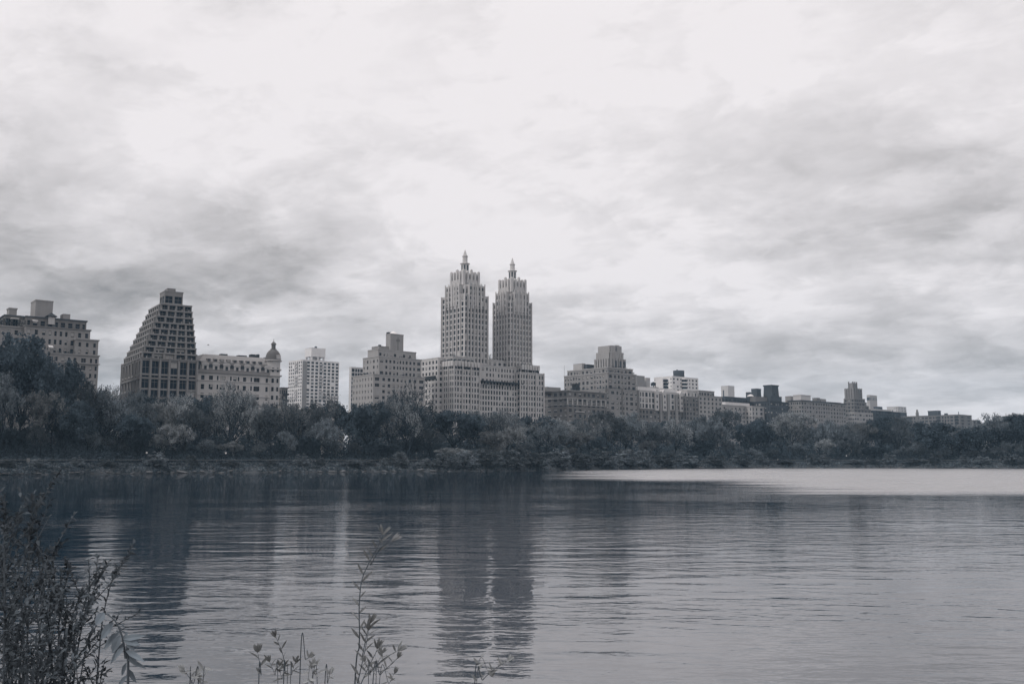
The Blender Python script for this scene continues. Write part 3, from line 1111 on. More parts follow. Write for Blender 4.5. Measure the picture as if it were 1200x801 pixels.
# ---- 6: the twin towered landmark
def b_twin():
    b = Building('twin_towered_building', 532, 42, 500, 'huge art deco apartment building with twin towers topped by spired lanterns')
    M = 'tan_stone'
    base = b.mass(513, 532, 562, 424, M, 0, fc=9, sc=8, irr=False, ww=.54, wh=.64, fh=3.15, lit=.15, cornice=.3, skip=.01)
    b.piers(base, 3, M, .8, .45, side=3)
    rear = b.mass(494, 513.5, 530, 419, 'light_limestone', base[3] * .7, depth=None, sc=5, fc=2, ww=.5, lit=.3, sww=.5, cornice=.15)
    lo = b.mass(558, 561.5, 612, 447.5, M, 1.6, depth=20, fc=16, irr=False, ww=.56, wh=.66, fh=3.15, lit=.2, cornice=.2, skip=.02)
    shelf = MB()
    shelf.box(lo[0] - .3, lo[1] - .5, lo[2] - 1.7, lo[2] + 1.5, lo[5] + .3, lo[5] + 1.0)
    for i in range(14):
        x = lo[0] + (lo[1] - lo[0]) * (i + .5) / 14
        shelf.box(x - .2, x + .2, lo[2] - 1.3, lo[2] - .3, lo[5] - .9, lo[5] + .3)
    b.part('balcony', shelf, WALL['dark_metal'])
    mid = b.mass(560, 563, 609, 427, M, 4.2, lo[5], depth=22, fc=12, ww=.45, wh=.55, fh=3.15, lit=.2, cornice=.2)
    mid2 = b.mass(566, 571, 600, 421, M, 8, mid[5], depth=16, fc=5, ww=.5, lit=.3, cornice=.2)
    rb = b.mass(606, 609.5, 637, 436, M, 0, depth=20, fc=9, irr=False, ww=.54, wh=.64, fh=3.15, lit=.2, cornice=.2, skip=.01)
    b.piers(rb, 3, M, .8, .45)
    rb2 = b.mass(606, 610.5, 632, 428.5, M, .9, rb[5], depth=18, fc=5, ww=.5, lit=.2, cornice=.3)
    # scalloped parapets above the corner pavilions
    sp = MB()
    for f, n, nside in ((base, 8, 6), (rb2, 7, 0)):
        for i in range(n):
            x = f[0] + (f[1] - f[0]) * (i + .5) / n
            sp.box(x - .75, x + .75, f[2] - .75, f[2] - .35, f[5] - 2.0, f[5] + .9)
        for i in range(nside):
            y = f[2] + (f[3] - f[2]) * (i + .5) / nside
            sp.box(f[0] - .75, f[0] - .35, y - .9, y + .9, f[5] - 2.0, f[5] + .9)
    b.part('parapet', sp, WALL['light_limestone'])
    dk = MB()  # dark boxes painted as shade in the recesses under the parapets
    for f in (base, rb2):
        n = 8
        for i in range(n):
            xa = f[0] + (f[1] - f[0]) * i / n + .3
            dk.box(xa, xa + (f[1] - f[0]) / n - .6, f[2] - .12, f[2] - .01, f[5] - 3.4, f[5] - 2.2)
            ya = f[2] + (f[3] - f[2]) * i / n + .3
            dk.box(f[0] - .12, f[0] - .01, ya, ya + (f[3] - f[2]) / n - .6, f[5] - 3.4, f[5] - 2.2)
    dk.box(rear[0] - .6, rear[0] - .01, rear[2] + 2, rear[3] - .5, rear[5] - 11.5, rear[5] - 9.6)
    b.part('balcony', dk, WALL['dark_metal'])
    # terrace pavilion between parapet and tower
    tp = b.mass(515, 531, 556, 417.5, M, 2.8, base[5], depth=9, fc=5, sc=3, ww=.62, wh=.6, lit=.1, cornice=.25)
    b.planting(base[0] + .3, base[1], base[2] + .4, tp[2] - .2, base[5], 60, 1.8)
    b.planting(base[0] + .3, tp[0] - .2, tp[2], base[3] - 2, base[5], 40, 1.8)
    b.planting(tp[0], tp[1], tp[2] + .4, tp[2] + 3, tp[5], 26, 1.0)
    b.planting(mid2[0] - 1, mid2[0] + 5, mid2[2], mid2[2] + 3, mid2[5], 40, 3.2)
    b.planting(mid2[0] + 5, mid2[1], mid2[2] + .3, mid2[2] + 1.6, mid2[5], 16, 1.0)
    b.planting(rb2[0], rb2[1], rb2[2] + .3, rb2[2] + 2, rb2[5], 26, 1.2)

    def tower(pl, pc, pr, yb, y_sh, y_core, y_crown, y_l1, y_l2, y_cone, pcl, pcr, pkl, pkr, plx, prx, zb, set):
        # shoulders (full width), core (narrower), crown with fins, two stage lantern, spire
        sh = b.mass(pl, pc, pr, y_sh, M, set, zb, fc=7, sc=6, irr=False, ww=.50, wh=.66, fh=3.15, lit=.10, cornice=.12, skip=.02)
        b.piers(sh, 7, 'light_limestone', .5, .6, side=6)
        x0, x1, y0, y1 = sh[:4]
        W, D = x1 - x0, y1 - y0
        cz = z_at(y_core, *(b.R + b.u * x0 + b.v * y0).xy)
        wl = b.wall(M)
        mb = b.wall(M)
        e = .085
        cx0, cx1, cy0, cy1 = x0 + W * e, x1 - W * e, y0 + D * e * .6, y1 - D * .13
        U, V = Vector((1, 0, 0)), Vector((0, 1, 0))
        # projecting central bays run up through the shoulders
        bx0, bx1 = x0 + W * .17, x1 - W * .17
        b.facade(mb, (bx0, y0 - .55), U, -V, bx1 - bx0, sh[5] - 6, cz, 5, 3.15, .44, .62)
        b.facade(mb, (x0 - .55, y1 - D * .2), -V, -U, D * .6, sh[5] - 6, cz, 5, 3.15, .44, .62)
        mb.quad((bx0, y0 - .55, sh[5] - 6), (bx0, y0, sh[5] - 6), (bx1, y0, sh[5] - 6), (bx1, y0 - .55, sh[5] - 6))
        b.facade(mb, (cx0, cy0), U, -V, cx1 - cx0, sh[5] - .3, cz - .8, 6, 3.15, .42, .56)
        b.facade(mb, (cx0, cy1), -V, -U, cy1 - cy0, sh[5] - .3, cz - .8, 6, 3.15, .42, .56)
        mb.box(bx0, bx1, y0 - .54, y1 - 2, cz - .4, cz)
        mb.box(x0 - .54, x1 - .4, y0 + D * .2, y1 - D * .2, cz - .45, cz - .05)
        mb.quad((cx1, cy0, sh[5]), (cx1, cy1, sh[5]), (cx1, cy1, cz - .8), (cx1, cy0, cz - .8))
        mb.quad((cx0, cy0, cz - .8), (cx1, cy0, cz - .8), (cx1, cy1, cz - .8), (cx0, cy1, cz - .8))
        mb.quad((bx0, y0 - .55, sh[5] - 6), (bx0, y0 - .55, cz), (bx0, y0 + 2, cz), (bx0, y0 + 2, sh[5] - 6))
        mb.quad((bx1, y0 - .55, sh[5] - 6), (bx1, y0 + 2, sh[5] - 6), (bx1, y0 + 2, cz), (bx1, y0 - .55, cz))
        mb.quad((x0 - .55, y0 + D * .2, sh[5] - 6), (x0 + 2, y0 + D * .2, sh[5] - 6), (x0 + 2, y0 + D * .2, cz), (x0 - .55, y0 + D * .2, cz))
        fz = MB()
        for i in range(5):
            x = bx0 + (bx1 - bx0) * i / 4
            fz.box(x - .3, x + .3, y0 - .95, y0 - .56, sh[5] - 8, cz + 1.0)
            y = y0 + D * .2 + D * .6 * i / 4
            fz.box(x0 - .95, x0 - .56, y - .3, y + .3, sh[5] - 8, cz + 1.0)
        b.part('buttress', fz, WALL['light_limestone'])
        ccx, ccy = (x0 + x1) / 2, (y0 + y1) / 2
        cw = W * .31
        kz = z_at(y_crown, *(b.R + b.u * ccx + b.v * (ccy - cw)).xy)
        cr = MB()
        cr.box(ccx - cw, ccx + cw, ccy - cw, ccy + cw, cz, kz - 1.6)
        cr.box(ccx - cw * 1.25, ccx + cw * 1.25, ccy - cw * .75, ccy + cw * .75, cz - .1, cz + (kz - cz) * .4)
        cr.box(ccx - cw * .75, ccx + cw * .75, ccy - cw * 1.25, ccy + cw * 1.25, cz - .1, cz + (kz - cz) * .41)
        o = b.part('crown', cr, WALL[M])
        fins = MB()
        n = 5
        for i in range(n):
            tt = -1 + 2 * i / (n - 1)
            hh = kz + (.2 if i in (0, n - 1) else (-.3 if i != 2 else .9))
            for (fx, fy) in ((ccx + cw * tt, ccy - cw - .35), (ccx + cw * tt, ccy + cw + .35), (ccx - cw - .35, ccy + cw * tt), (ccx + cw + .35, ccy + cw * tt)):
                fins.box(fx - .62, fx + .62, fy - .62, fy + .62, cz + .1, hh - .5)
                fins.ring_stack([(.85, hh - .5), (.6, hh - .1), (.2, hh + .1)], fx, fy, 4, rot=R(45))
        f_ = link('fin', fins.mesh('fin', WALL['light_limestone']), o)
        dk = MB()
        for i in range(4):
            tt = -.75 + .5 * i
            dk.box(ccx + cw * tt - .45, ccx + cw * tt + .45, ccy - cw - .05, ccy - cw - .003, cz + 2.2, kz - 2.6)
            dk.box(ccx - cw - .05, ccx - cw - .003, ccy + cw * tt - .45, ccy + cw * tt + .45, cz + 2.2, kz - 2.6)
        link('louvre', dk.mesh('louvre', WALL['slate']), o)
        zz = lambda p: z_at(p, *(b.R + b.u * ccx + b.v * ccy).xy)
        l1, l2, lc = zz(y_l1), zz(y_l2), zz(y_cone)
        r1 = 2.35
        lm = MB()
        lm.ring_stack([(r1, kz - 2), (r1, l1 - .3), (r1 + .55, l1 - .3), (r1 + .5, l1 + .1), (2.0, l1 + .15), (1.5, l1 + .3), (1.45, l2 - .5), (1.75, l2 - .4), (1.7, l2),
                       (1.25, l2 + .1), (.72, l2 + (lc - l2) * .5), (.08, lc)], ccx, ccy, 8, rot=R(22.5))
        lo_ = b.part('lantern', lm, WALL['light_limestone'])
        dk = MB()
        for a in (-90, -135, 180, -45):
            nx, ny = math.cos(R(a)), math.sin(R(a))
            for (rr, z0_, z1_, hw) in ((r1 * .926, kz + .6, l1 - 1.0, .5), (1.31 * .926, l1 + .6, l2 - .8, .3)):
                c = Vector((ccx + nx * rr, ccy + ny * rr, 0))
                t_ = Vector((-ny, nx, 0)) * hw
                n_ = Vector((nx, ny, 0)) * .03
                dk.quad(c - t_ + n_ + Vector((0, 0, z0_)), c + t_ + n_ + Vector((0, 0, z0_)), c + t_ + n_ + Vector((0, 0, z1_)), c - t_ + n_ + Vector((0, 0, z1_)))
        link('louvre', dk.mesh('louvre', WALL['slate']), lo_)
        b.planting(bx0, bx1, y0 + .2, y0 + 2.5, cz, 20, .8)

    tower(518, 544.3, 571.6, 416, 344, 332, 317.5, 309, 300, 292.5, 529, 568, 535, 563, 544, 555, base[5] - 2, 5.0)
    tower(578.3, 598, 622.6, 424, 352, 341, 326.5, 317.5, 309.5, 302, 582.5, 619, 587.6, 613.7, 595.5, 606, mid[5] - 6, 5.0)
    b.finish(24)


# ---- 7: dark low block and the stepped block with blunt tower
def b_dark_low():
    b = Building('apartment_building', 665, 42, 556, 'low dark brick apartment block with pale string courses just right of the twin towers')
    f = b.mass(630, 665, 709.5, 457, 'mid_brick', 0, fc=8, sc=6, ww=.5, wh=.55, lit=.5, fh=3.2, cornice=.5, cm='beige_brick', skip=0)
    b.band(f, f[5] - 4.6, 'beige_brick', .35, .5)
    b.band(f, f[5] - 8.4, 'beige_brick', .35, .4)
    p = MB()
    for i in range(9):
        x = f[0] + (f[1] - f[0]) * i / 8
        p.box(x - .45, x + .45, f[2] - .2, f[2] - .004, f[5] - 8.3, f[5] - 4.8)
    b.part('pilasters', p, WALL['pale_brick'])
    b.box(638, 641, 657, 453, 'grey_brick', 14, f[5], depth=8)
    x = b.xs(673, 8, f[5])
    t = MB()
    t.box(x - 3.5, x + 5.5, 6, 10, f[5] + .3, f[5] + .7)
    for dx in (-3, -1, 3, 5):
        t.box(x + dx - .15, x + dx + .15, 7, 7.4, f[5] - .2, f[5] + 1)
    t.box(x, x + 3.7, 7, 10, f[5] + .7, f[5] + 5.2)
    t.box(x - 2, x - .5, 7, 8, f[5] + .7, f[5] + 2.6)
    b.part('roof_equipment', t, WALL['dark_metal'])
    c = MB()
    c.box(f[0] + 6, f[0] + 14, f[2] - .9, f[2] - .22, f[5] - 12.6, f[5] - 12.2)
    b.part('awning', c, WALL['pale_stone'])
    b.finish(18)


def b_blunt_tower():
    b = Building('apartment_building', 713, 42, 585, 'terraced tan apartment building stepping up to a blunt fluted crown, right of the twin towers')
    M = 'grey_brick'
    f = b.mass(640, 710, 747.5, 455, M, 0, fc=8, sc=14, ww=.45, lit=.45, skip=.02, cornice=.15)
    b.piers(f, 2, 'mid_brick', 1.2, .3)
    a = b.mass(661, 712, 745.5, 436, M, 2.4, f[5], fc=7, ww=.45, lit=.4, cornice=.3, cm='pale_brick')
    a2 = b.mass(664.8, 712, 741.5, 430, M, 4.4, a[5], fc=6, ww=.4, lit=.3, cornice=.25, cm='pale_brick')
    b.box(671.5, 682, 686, 425.5, 'pale_brick', b.on(a2, 682, 3), a2[5] - .3, depth=8)
    g = b.box(684, 688, 698, 426.5, 'slate', b.on(a2, 688, 5), a2[5] - .3, depth=5)
    n = b.mass(696.5, 714, 733, 420, M, 7, a2[5], fc=4, ww=.45, cornice=.3, lit=.05)
    n2 = b.mass(699.2, 714.5, 729.8, 412.5, M, 8.2, n[5], fc=0, sc=0, cornice=.6, cm='pale_brick')
    n3 = b.mass(701.5, 715, 727.5, 405.2, M, 9.4, n2[5], fc=0, sc=0, cornice=.1)
    fl = MB()
    for (t, k, wd) in ((n2, 6, .9), (n3, 5, 1.0), (n, 6, .7)):
        for i in range(k):
            x = t[0] + (t[1] - t[0]) * (i + .5) / k
            fl.box(x - wd, x + wd, t[2] - .7, t[2] - .2, t[4] - .5, t[5] + .4 + (.5 if i in (2, 3) else 0))
            y = t[2] + (t[3] - t[2]) * (i + .5) / k
            fl.box(t[0] - .7, t[0] - .2, y - wd, y + wd, t[4] - .5, t[5] + .3)
    b.part('buttress', fl, WALL['beige_brick'])
    dk = MB()
    for i in range(3):
        x = n[0] + (n[1] - n[0]) * (.35 + .28 * i)
        dk.box(x - .8, x + .8, n[2] - .8, n[2] - .71, n[4] + 1, n[5] - 1)
    for k in range(4):
        dk.box(n3[0] + (n3[1] - n3[0]) * .42, n3[0] + (n3[1] - n3[0]) * .55, n3[2] - .8, n3[2] - .71, n3[4] + .4 + k, n3[4] + 1.0 + k)
    b.part('louvre', dk, WALL['slate'])
    b.planting(f[0], f[1], f[2] + .3, a[2] - .2, f[5], 46, 1.2)
    b.planting(f[0] + .3, a[0] - .2, a[2], a[3], f[5], 30, 1.0)
    b.planting(a[0], a[1], a[2] + .3, a2[2] - .2, a[5], 36, 1.2)
    b.planting(a2[0], a2[1], a2[2] + .3, n[2] - .2, a2[5], 24, 1.0)
    po = MB()
    x = b.xs(661.5, 30, a[5])
    po.box(a[0] - .1, a[0], a[3] - .4, a[3] - .3, a[5], a[5] + 7)
    b.part('mast', po, WALL['slate'])
    b.finish(18)


# ---- 8 and further right
def b_gabled():
    b = Building('apartment_building', 753, 42, 615, 'light faced apartment house with pointed gables and tall bay windows over dark brick base')
    f = b.mass(747, 749.5, 803.5, 478, 'mid_brick', 0, depth=22, fc=14, ww=.5, lit=.35, cornice=0, skip=.02)
    g = b.mass(747, 749.5, 803, 457, 'pale_stone', .1, f[5], depth=22, fc=14, ww=.52, wh=.72, fh=3.6, lit=.25, cornice=.2)
    mb = MB()
    for pc in (768.5, 777.5, 797.5):
        x = b.xs(pc, 0, g[5])
        w = 1.9
        mb.box(x - w, x + w, g[2] - 1.1, g[2] - .01, f[5] - 1.0, g[5] - .6)
        for (y) in (g[2] - 1.1, g[2] - .02):
            mb.tri((x - w, y, g[5] - .6), (x + w, y, g[5] - .6), (x, y, g[5] + 1.6))
        mb.quad((x - w, g[2] - 1.1, g[5] - .6), (x, g[2] - 1.1, g[5] + 1.6), (x, g[2] + 3, g[5] + 1.6), (x - w, g[2] + 3, g[5] - .6))
        mb.quad((x, g[2] - 1.1, g[5] + 1.6), (x + w, g[2] - 1.1, g[5] - .6), (x + w, g[2] + 3, g[5] - .6), (x, g[2] + 3, g[5] + 1.6))
        for i in range(3):
            b.wins.append((Vector((x, g[2] - 1.13, f[5] + 1.4 + 3.6 * i)), Vector((1, 0, 0)), Vector((0, -1, 0)), 1.3, 1.7, 1 if i == 1 else 0))
    b.part('gable', mb, WALL['pale_stone'])
    pb = MB()
    for (p0, p1) in ((772.5, 774.8), (781, 784), (790.5, 793.5), (801, 803.3)):
        xa, xb = b.xs(p0, 0, g[5]), b.xs(p1, 0, g[5])
        pb.box(xa, xb, g[2] - .8, g[2] - .01, f[4], g[5] - 1.2)
    b.part('brick_pier', pb, WALL['grey_brick'])
    b.box(745, 747.5, 794, 452.5, 'white_paint', 6, g[5] - 1, depth=14)
    b.finish(18)
    b = Building('rooftop_block', 745, 42, 760, 'boxy grey plant tower rising behind the stepped building with blunt crown', 'building')
    b.box(744, 746, 755.3, 440, 'grey_brick', 0, b.base, depth=10, cornice=.2)
    b.box(755.8, 757.5, 761.8, 442.3, 'pale_brick', 2, b.base, depth=8)
    b.finish()


def b_modern_white():
    b = Building('apartment_tower', 787, 42, 800, 'white modern tower with curved balconies and a dark drum tank on its roof')
    f = b.mass(784, 787.5, 818.2, 440.6, 'white_paint', 0, depth=20, fc=9, ww=.42, wh=.5, lit=.1, cornice=.1, skip=.15)
    mb = MB()
    x = b.xs(801, 0, f[5])
    for i in range(12):
        mb.ring_stack([(3.1, f[5] - 3.1 * i - 2.2), (3.1, f[5] - 3.1 * i - 1.0)], x, f[2] - .2, 14)
    b.part('balcony', mb, WALL['white_paint'])
    d = MB()
    for i in range(12):
        d.ring_stack([(2.8, f[5] - 3.1 * i - 4.1), (2.8, f[5] - 3.1 * i - 2.2)], x, f[2] - .2, 14)
    b.part('balcony_glass', d, GLASS)
    cx = b.xs(795.5, 7, f[5])
    t = MB()
    t.ring_stack([(4.9, f[5]), (4.9, f[5] + 2.2), (4.75, f[5] + 2.3), (4.75, f[5] + 3.3), (4.9, f[5] + 3.4), (4.9, f[5] + 6.3)], cx, 7, 24)
    t.box(cx - 3.2, cx - 2.2, 6, 7, f[5] + 6.3, f[5] + 7.1)
    b.part('water_tank', t, WALL['slate'])
    b.finish(24)
    b = Building('apartment_tower', 776, 42, 780, 'small white block of curved balconies left of the drum tank tower')
    f = b.box(775.5, 776.5, 782.5, 443, 'white_paint', 0, b.base, depth=8)
    mb = MB()
    x = (f[0] + f[1]) / 2
    for i in range(6):
        mb.ring_stack([(2.6, f[5] - 2.8 * i - 2.6), (2.6, f[5] - 2.8 * i - 1.1)], x, f[2], 12)
    b.part('balcony', mb, GLASS)
    b.finish()
    b = Building('water_tower', 768, 42, 660, 'squat dark water tank on the roof behind the gabled apartment house', 'water tank')
    z = z_at(453, b.R.x, b.R.y)
    b2 = MB()
    b2.box(-1, 5, 0, 5, b.base, z)
    b.part('tank_support', b2, WALL['grey_brick'])
    water_tank(b, 1.8, 2, z, 1.8, 1.9, 'dark_metal', 1.0)


def b_right_row():
    b = Building('apartment_building', 804, 42, 640, 'slim dark brick building with a pale penthouse between gabled house and gridded block')
    f = b.mass(803, 803.8, 818.5, 464.5, 'mid_brick', 0, depth=14, fc=4, ww=.4, lit=.15, cornice=.1)
    b.mass(804.5, 805.2, 817.2, 457.5, 'pale_stone', 1.5, f[5], depth=8, fc=3, ww=.4, lit=.1)
    b.finish(18)

    b = Building('apartment_building', 819, 42, 655, 'plain beige block with square dark windows under a long flat penthouse')
    f = b.mass(817.7, 818.8, 846, 463, 'beige_brick', 0, depth=18, fc=6, ww=.42, wh=.5, lit=.12, cornice=.35, skip=0)
    b.mass(818, 819, 837, 457.3, 'grey_brick', 4, f[5], depth=9, fc=6, ww=.6, cornice=.2)
    b.finish(18)

    b = Building('apartment_building', 847, 42, 690, 'low pale building with planted roof terrace right of the plain beige block')
    f = b.mass(845.5, 846.5, 882, 474, 'beige_brick', 0, depth=20, fc=8, ww=.4, wh=.45, lit=.2, cornice=.3)
    b.box(849, 850, 878.5, 470.5, 'white_paint', 2, f[5], depth=12)
    g = b.mass(848.5, 849.5, 877, 464.5, 'slate', 6, f[5] + 2, depth=9, fc=8, ww=.6, lit=.2, cornice=.3)
    b.planting(g[0], g[1], g[2] - 2, g[2], f[5] + 2.4, 60, 2.4)
    b.finish(18)

    b = Building('tower_block', 852, 42, 1000, 'faint pale windowless tower far behind the planted roof terrace')
    f = b.box(851.6, 853, 860.5, 451.5, 'pale_stone', 0, b.base, depth=9)
    mb = MB()
    mb.box(-4, -3.3, -1, 0, f[5] - 12, f[5] - 5.5)
    b.part('mast', mb, WALL['slate'])
    b.finish()

    b = Building('apartment_building', 881, 42, 705, 'pale classical building with narrow tall windows in front of the dark tapered tower')
    f = b.mass(879.5, 881, 903, 475.7, 'pale_brick', 0, depth=12, fc=5, ww=.38, wh=.62, lit=.15, cornice=.3, skip=0)
    b.band(f, f[5] - 8.2, 'grey_brick', .35, .4)
    b.finish(18)

    b = Building('apartment_building', 902, 42, 712, 'dark brick building with a tapered windowless water tower and side chimneys on its roof')
    f = b.mass(899, 902, 924, 470, 'dark_brick', 0, depth=24, fc=8, ww=.45, lit=.25, cornice=.4, cm='dark_metal')
    w = b.box(878.5, 885, 902, 464, 'mid_brick', 13, b.base, depth=None)
    b.box(880.3, 886.8, 891.7, 455.3, 'slate', 22, w[5], depth=None, cornice=.15)
    b.box(876.8, 877.8, 880.4, 459.2, 'slate', 18, w[5] - 6, depth=3)
    s1 = b.box(896, 903, 916, 464, 'dark_brick', 10, f[5], depth=None, cornice=.2)
    # tapered tower
    zt = z_at(448.5, *(b.R + b.v * 14).xy)
    x0, x1 = b.xs(904.5, 13, zt) - 0.4, b.xs(911.8, 13, zt)
    y1 = b.ys(895, x0, zt)
    mb = MB()
    P = [(x0 - .4, 12.6), (x1 + .4, 12.6), (x1 + .4, y1 + .4), (x0 - .4, y1 + .4)]
    Q = [(x0, 13), (x1, 13), (x1, y1), (x0, y1)]
    for i in range(4):
        j = (i + 1) % 4
        mb.quad((*P[i], s1[5]), (*P[j], s1[5]), (*Q[j], zt - 1), (*Q[i], zt - 1))
    mb.box(x0 - .5, x1 + .5, 12.5, y1 + .5, zt - 1, zt)
    b.part('tapered_tower', mb, WALL['dark_brick'])
    wn = MB()
    wn.box(x0 + 2, x0 + 3.6, 12.5, 12.64, s1[5] + 1, s1[5] + 3)
    b.part('louvre', wn, WALL['dark_metal'])
    wn = MB()
    wn.ring_stack([(2.6, w[5]), (2.3, w[5] + .9), (1.2, w[5] + 1.6), (.1, w[5] + 1.8)], w[0] + 1, w[2] + 5, 10)
    b.part('roof_dome', wn, WALL['white_paint'])
    b.finish(18)

    b = Building('apartment_building', 938, 42, 735, 'long grey brick block with dark cornice and roof huts right of the tapered tower')
    f = b.mass(923, 938.5, 991, 468.8, 'grey_brick', 0, fc=17, sc=6, ww=.5, wh=.52, lit=.3, cornice=.9, cm='slate', skip=.01)
    b.band(f, f[5] - 3.6, 'beige_brick', .3, .3)
    b.box(924.5, 926.5, 932.8, 463.8, 'grey_brick', 20, f[5], depth=5)
    b.box(937, 938.5, 949.8, 462.5, 'pale_stone', 9, f[5], depth=7, cornice=.3)
    b.box(956, 957, 961, 465.8, 'mid_brick', 9, f[5], depth=4)
    b.box(961.5, 962, 968, 467, 'grey_brick', 9, f[5], depth=4)
    b.box(970, 971, 986, 470.5, 'grey_brick', 9, f[5], depth=6)
    b.finish(18)

    b = Building('ziggurat_tower', 1002, 42, 795, 'small art deco tower stepping up like a ziggurat on a pale striped base')
    M = 'mid_brick'
    f = b.mass(990.5, 1001, 1023, 482.5, 'beige_brick', 0, fc=7, sc=4, ww=.7, wh=.45, lit=.35, cornice=.1, fh=3.3)
    prev = f
    for i, (pl, pc, pr, py) in enumerate(((989.5, 1001, 1020.5, 478.5), (988.8, 1001, 1018, 474.5), (988.6, 1001, 1015.5, 470.5), (988.7, 1001, 1013.5, 466.5))):
        g = b.mass(pl, pc, pr, py, M, .9 * (i + 1), prev[5], fc=5, sc=3, rows=1, ww=.5, wh=.6, lit=.15, cornice=.25, cm='grey_brick')
        b.planting(g[0] - .3, g[1] + .5, g[2] - .8, g[2] - .1, prev[5], 12, 1.0)
        prev = g
    g2 = b.mass(989.4, 1001, 1010.2, 455, M, 4.5, prev[5], fc=4, sc=4, ww=.35, lit=.05, cornice=.2)
    fl = MB()
    for i in range(4):
        x = g2[0] + (g2[1] - g2[0]) * (i + .5) / 4
        y = g2[2] + (g2[3] - g2[2]) * (i + .5) / 4
        fl.box(x - .5, x + .5, g2[2] - .5, g2[2] - .2, g2[4], g2[5] + .6)
        fl.box(g2[0] - .5, g2[0] - .2, y - .5, y + .5, g2[4], g2[5] + .6)
    b.part('buttress', fl, WALL['grey_brick'])
    c = b.box(994.5, 999.5, 1003.8, 448.5, 'grey_brick', 7, g2[5], depth=None)
    fl = MB()
    for (x, y) in ((c[0], c[2]), (c[1], c[2]), (c[0], c[3]), (c[1], c[3]), ((c[0] + c[1]) / 2, c[2])):
        fl.box(x - .4, x + .4, y - .4, y + .4, c[4], c[5] + 1.2)
    b.part('fin', fl, WALL['mid_brick'])
    b.finish(18)

    b = Building('tower_block', 1017, 42, 1050, 'slim pale tower with slotted top far behind the small art deco ziggurat')
    f = b.mass(1015.6, 1019, 1027.6, 462.5, 'pale_brick', 0, fc=4, sc=2, rows=2, fh=8, ww=.6, wh=.45, lit=0, cornice=.2, skip=0) if False else b.box(1015.6, 1019, 1027.6, 462.5, 'pale_brick', 0, b.base)
    mb = MB()
    for i in range(5):
        x = f[0] + (f[1] - f[0]) * (i + .5) / 5
        mb.box(x - .45, x + .45, f[2] - .1, f[2] - .01, f[5] - 6, f[5] - 2.5)
        y = f[2] + (f[3] - f[2]) * (i + .5) / 5
        mb.box(f[0] - .1, f[0] - .01, y - .4, y + .4, f[5] - 6, f[5] - 2.5)
    b.part('louvre', mb, WALL['slate'])
    b.finish()

    b = Building('apartment_building', 1021, 42, 940, 'pale building with white flat roof peeking over the black glass block')
    f = b.mass(1016, 1020, 1044, 478.8, 'pale_stone', 0, depth=14, fc=6, ww=.4, cornice=.3)
    b.box(1028, 1029, 1034, 476, 'slate', 5, f[5], depth=5)
    b.finish()

    b = Building('office_block', 1027, 42, 865, 'low black glass fronted block left of the long balconied building', 'building')
    f = b.mass(1021, 1026.5, 1055, 481, 'charcoal_glass', 0, depth=16, fc=8, ww=.8, wh=.6, lit=0, cornice=.2, sc=0)
    b.finish()

    b = Building('tower_block', 1051, 42, 1150, 'faint pale far tower right behind the black glass block')
    f = b.mass(1050.3, 1052, 1062, 475.8, 'pale_stone', 0, depth=14, fc=3, ww=.3, skip=.4, cornice=0)
    b.finish()
    b = Building('apartment_building', 1055, 42, 1000, 'small dark brick block at left end of the long balconied building')
    f = b.mass(1053.5, 1054.5, 1062.6, 483, 'slate', 0, depth=14, fc=3, lit=0, cornice=.2)
    b.finish()

    b = Building('apartment_building', 1124, 42, 900, 'long low brick building with recessed dark balconies, chimney and roof hut at the right')
    f = b.mass(1053, 1124, 1138.5, 485.6, 'mid_brick', 0, fc=2, sc=20, ww=.4, sww=.6, wh=.5, lit=.12, cornice=.3, skip=.12)
    D = f[3] - f[2]
    mb = MB()
    for (t0, t1) in ((.02, .07), (.30, .36), (.78, .95)):
        for k in range(5):
            z = f[5] - 1 - 3.1 * k
            mb.box(f[0] - 1.0, f[0] - .02, f[2] + D * t0, f[2] + D * t1, z - 2.9, z - 2.5)
            mb.box(f[0] - .06, f[0] - .02, f[2] + D * t0, f[2] + D * t1, z - 1.9, z)  # thin dark sheet painted as the shade of the balcony gap
    b.part('balcony', mb, WALL['dark_metal'])
    y = b.ys(1074.5, f[0], f[5])
    c = MB()
    c.ring_stack([(1.7, f[5] - 8), (1.5, f[5] + 3), (.9, f[5] + 5.5), (.8, f[5] + 6.5)], f[0] + 1, y, 8)
    b.part('chimney', c, WALL['mid_brick'])
    y0, y1 = b.ys(1098, f[0], f[5]), b.ys(1086.5, f[0], f[5])
    c = MB()
    c.box(f[0] + 2, f[0] + 9, y0, y1, f[5], f[5] + 4.4)
    c.box(f[0] + 1.7, f[0] + 9.3, y0 - .3, y1 + .3, f[5] + 4.4, f[5] + 4.9)
    for yy, w_, h_ in ((b.ys(1108, f[0], f[5]), 2.5, 1.9), (b.ys(1127, f[0], f[5]) + 4, .5, 3)):
        c.box(f[0] + 3, f[0] + 3 + w_, yy, yy + w_, f[5], f[5] + h_)
    b.part('roof_hut', c, WALL['slate'])
    b.finish(14)

    b = Building('apartment_building', 1140, 42, 1000, 'tiny dark rooftop block just right of the long balconied building')
    f = b.mass(1138.5, 1140, 1148.5, 492, 'mid_brick', 0, depth=12, fc=2, ww=.5, lit=0, cornice=.4, cm='slate')
    b.finish()


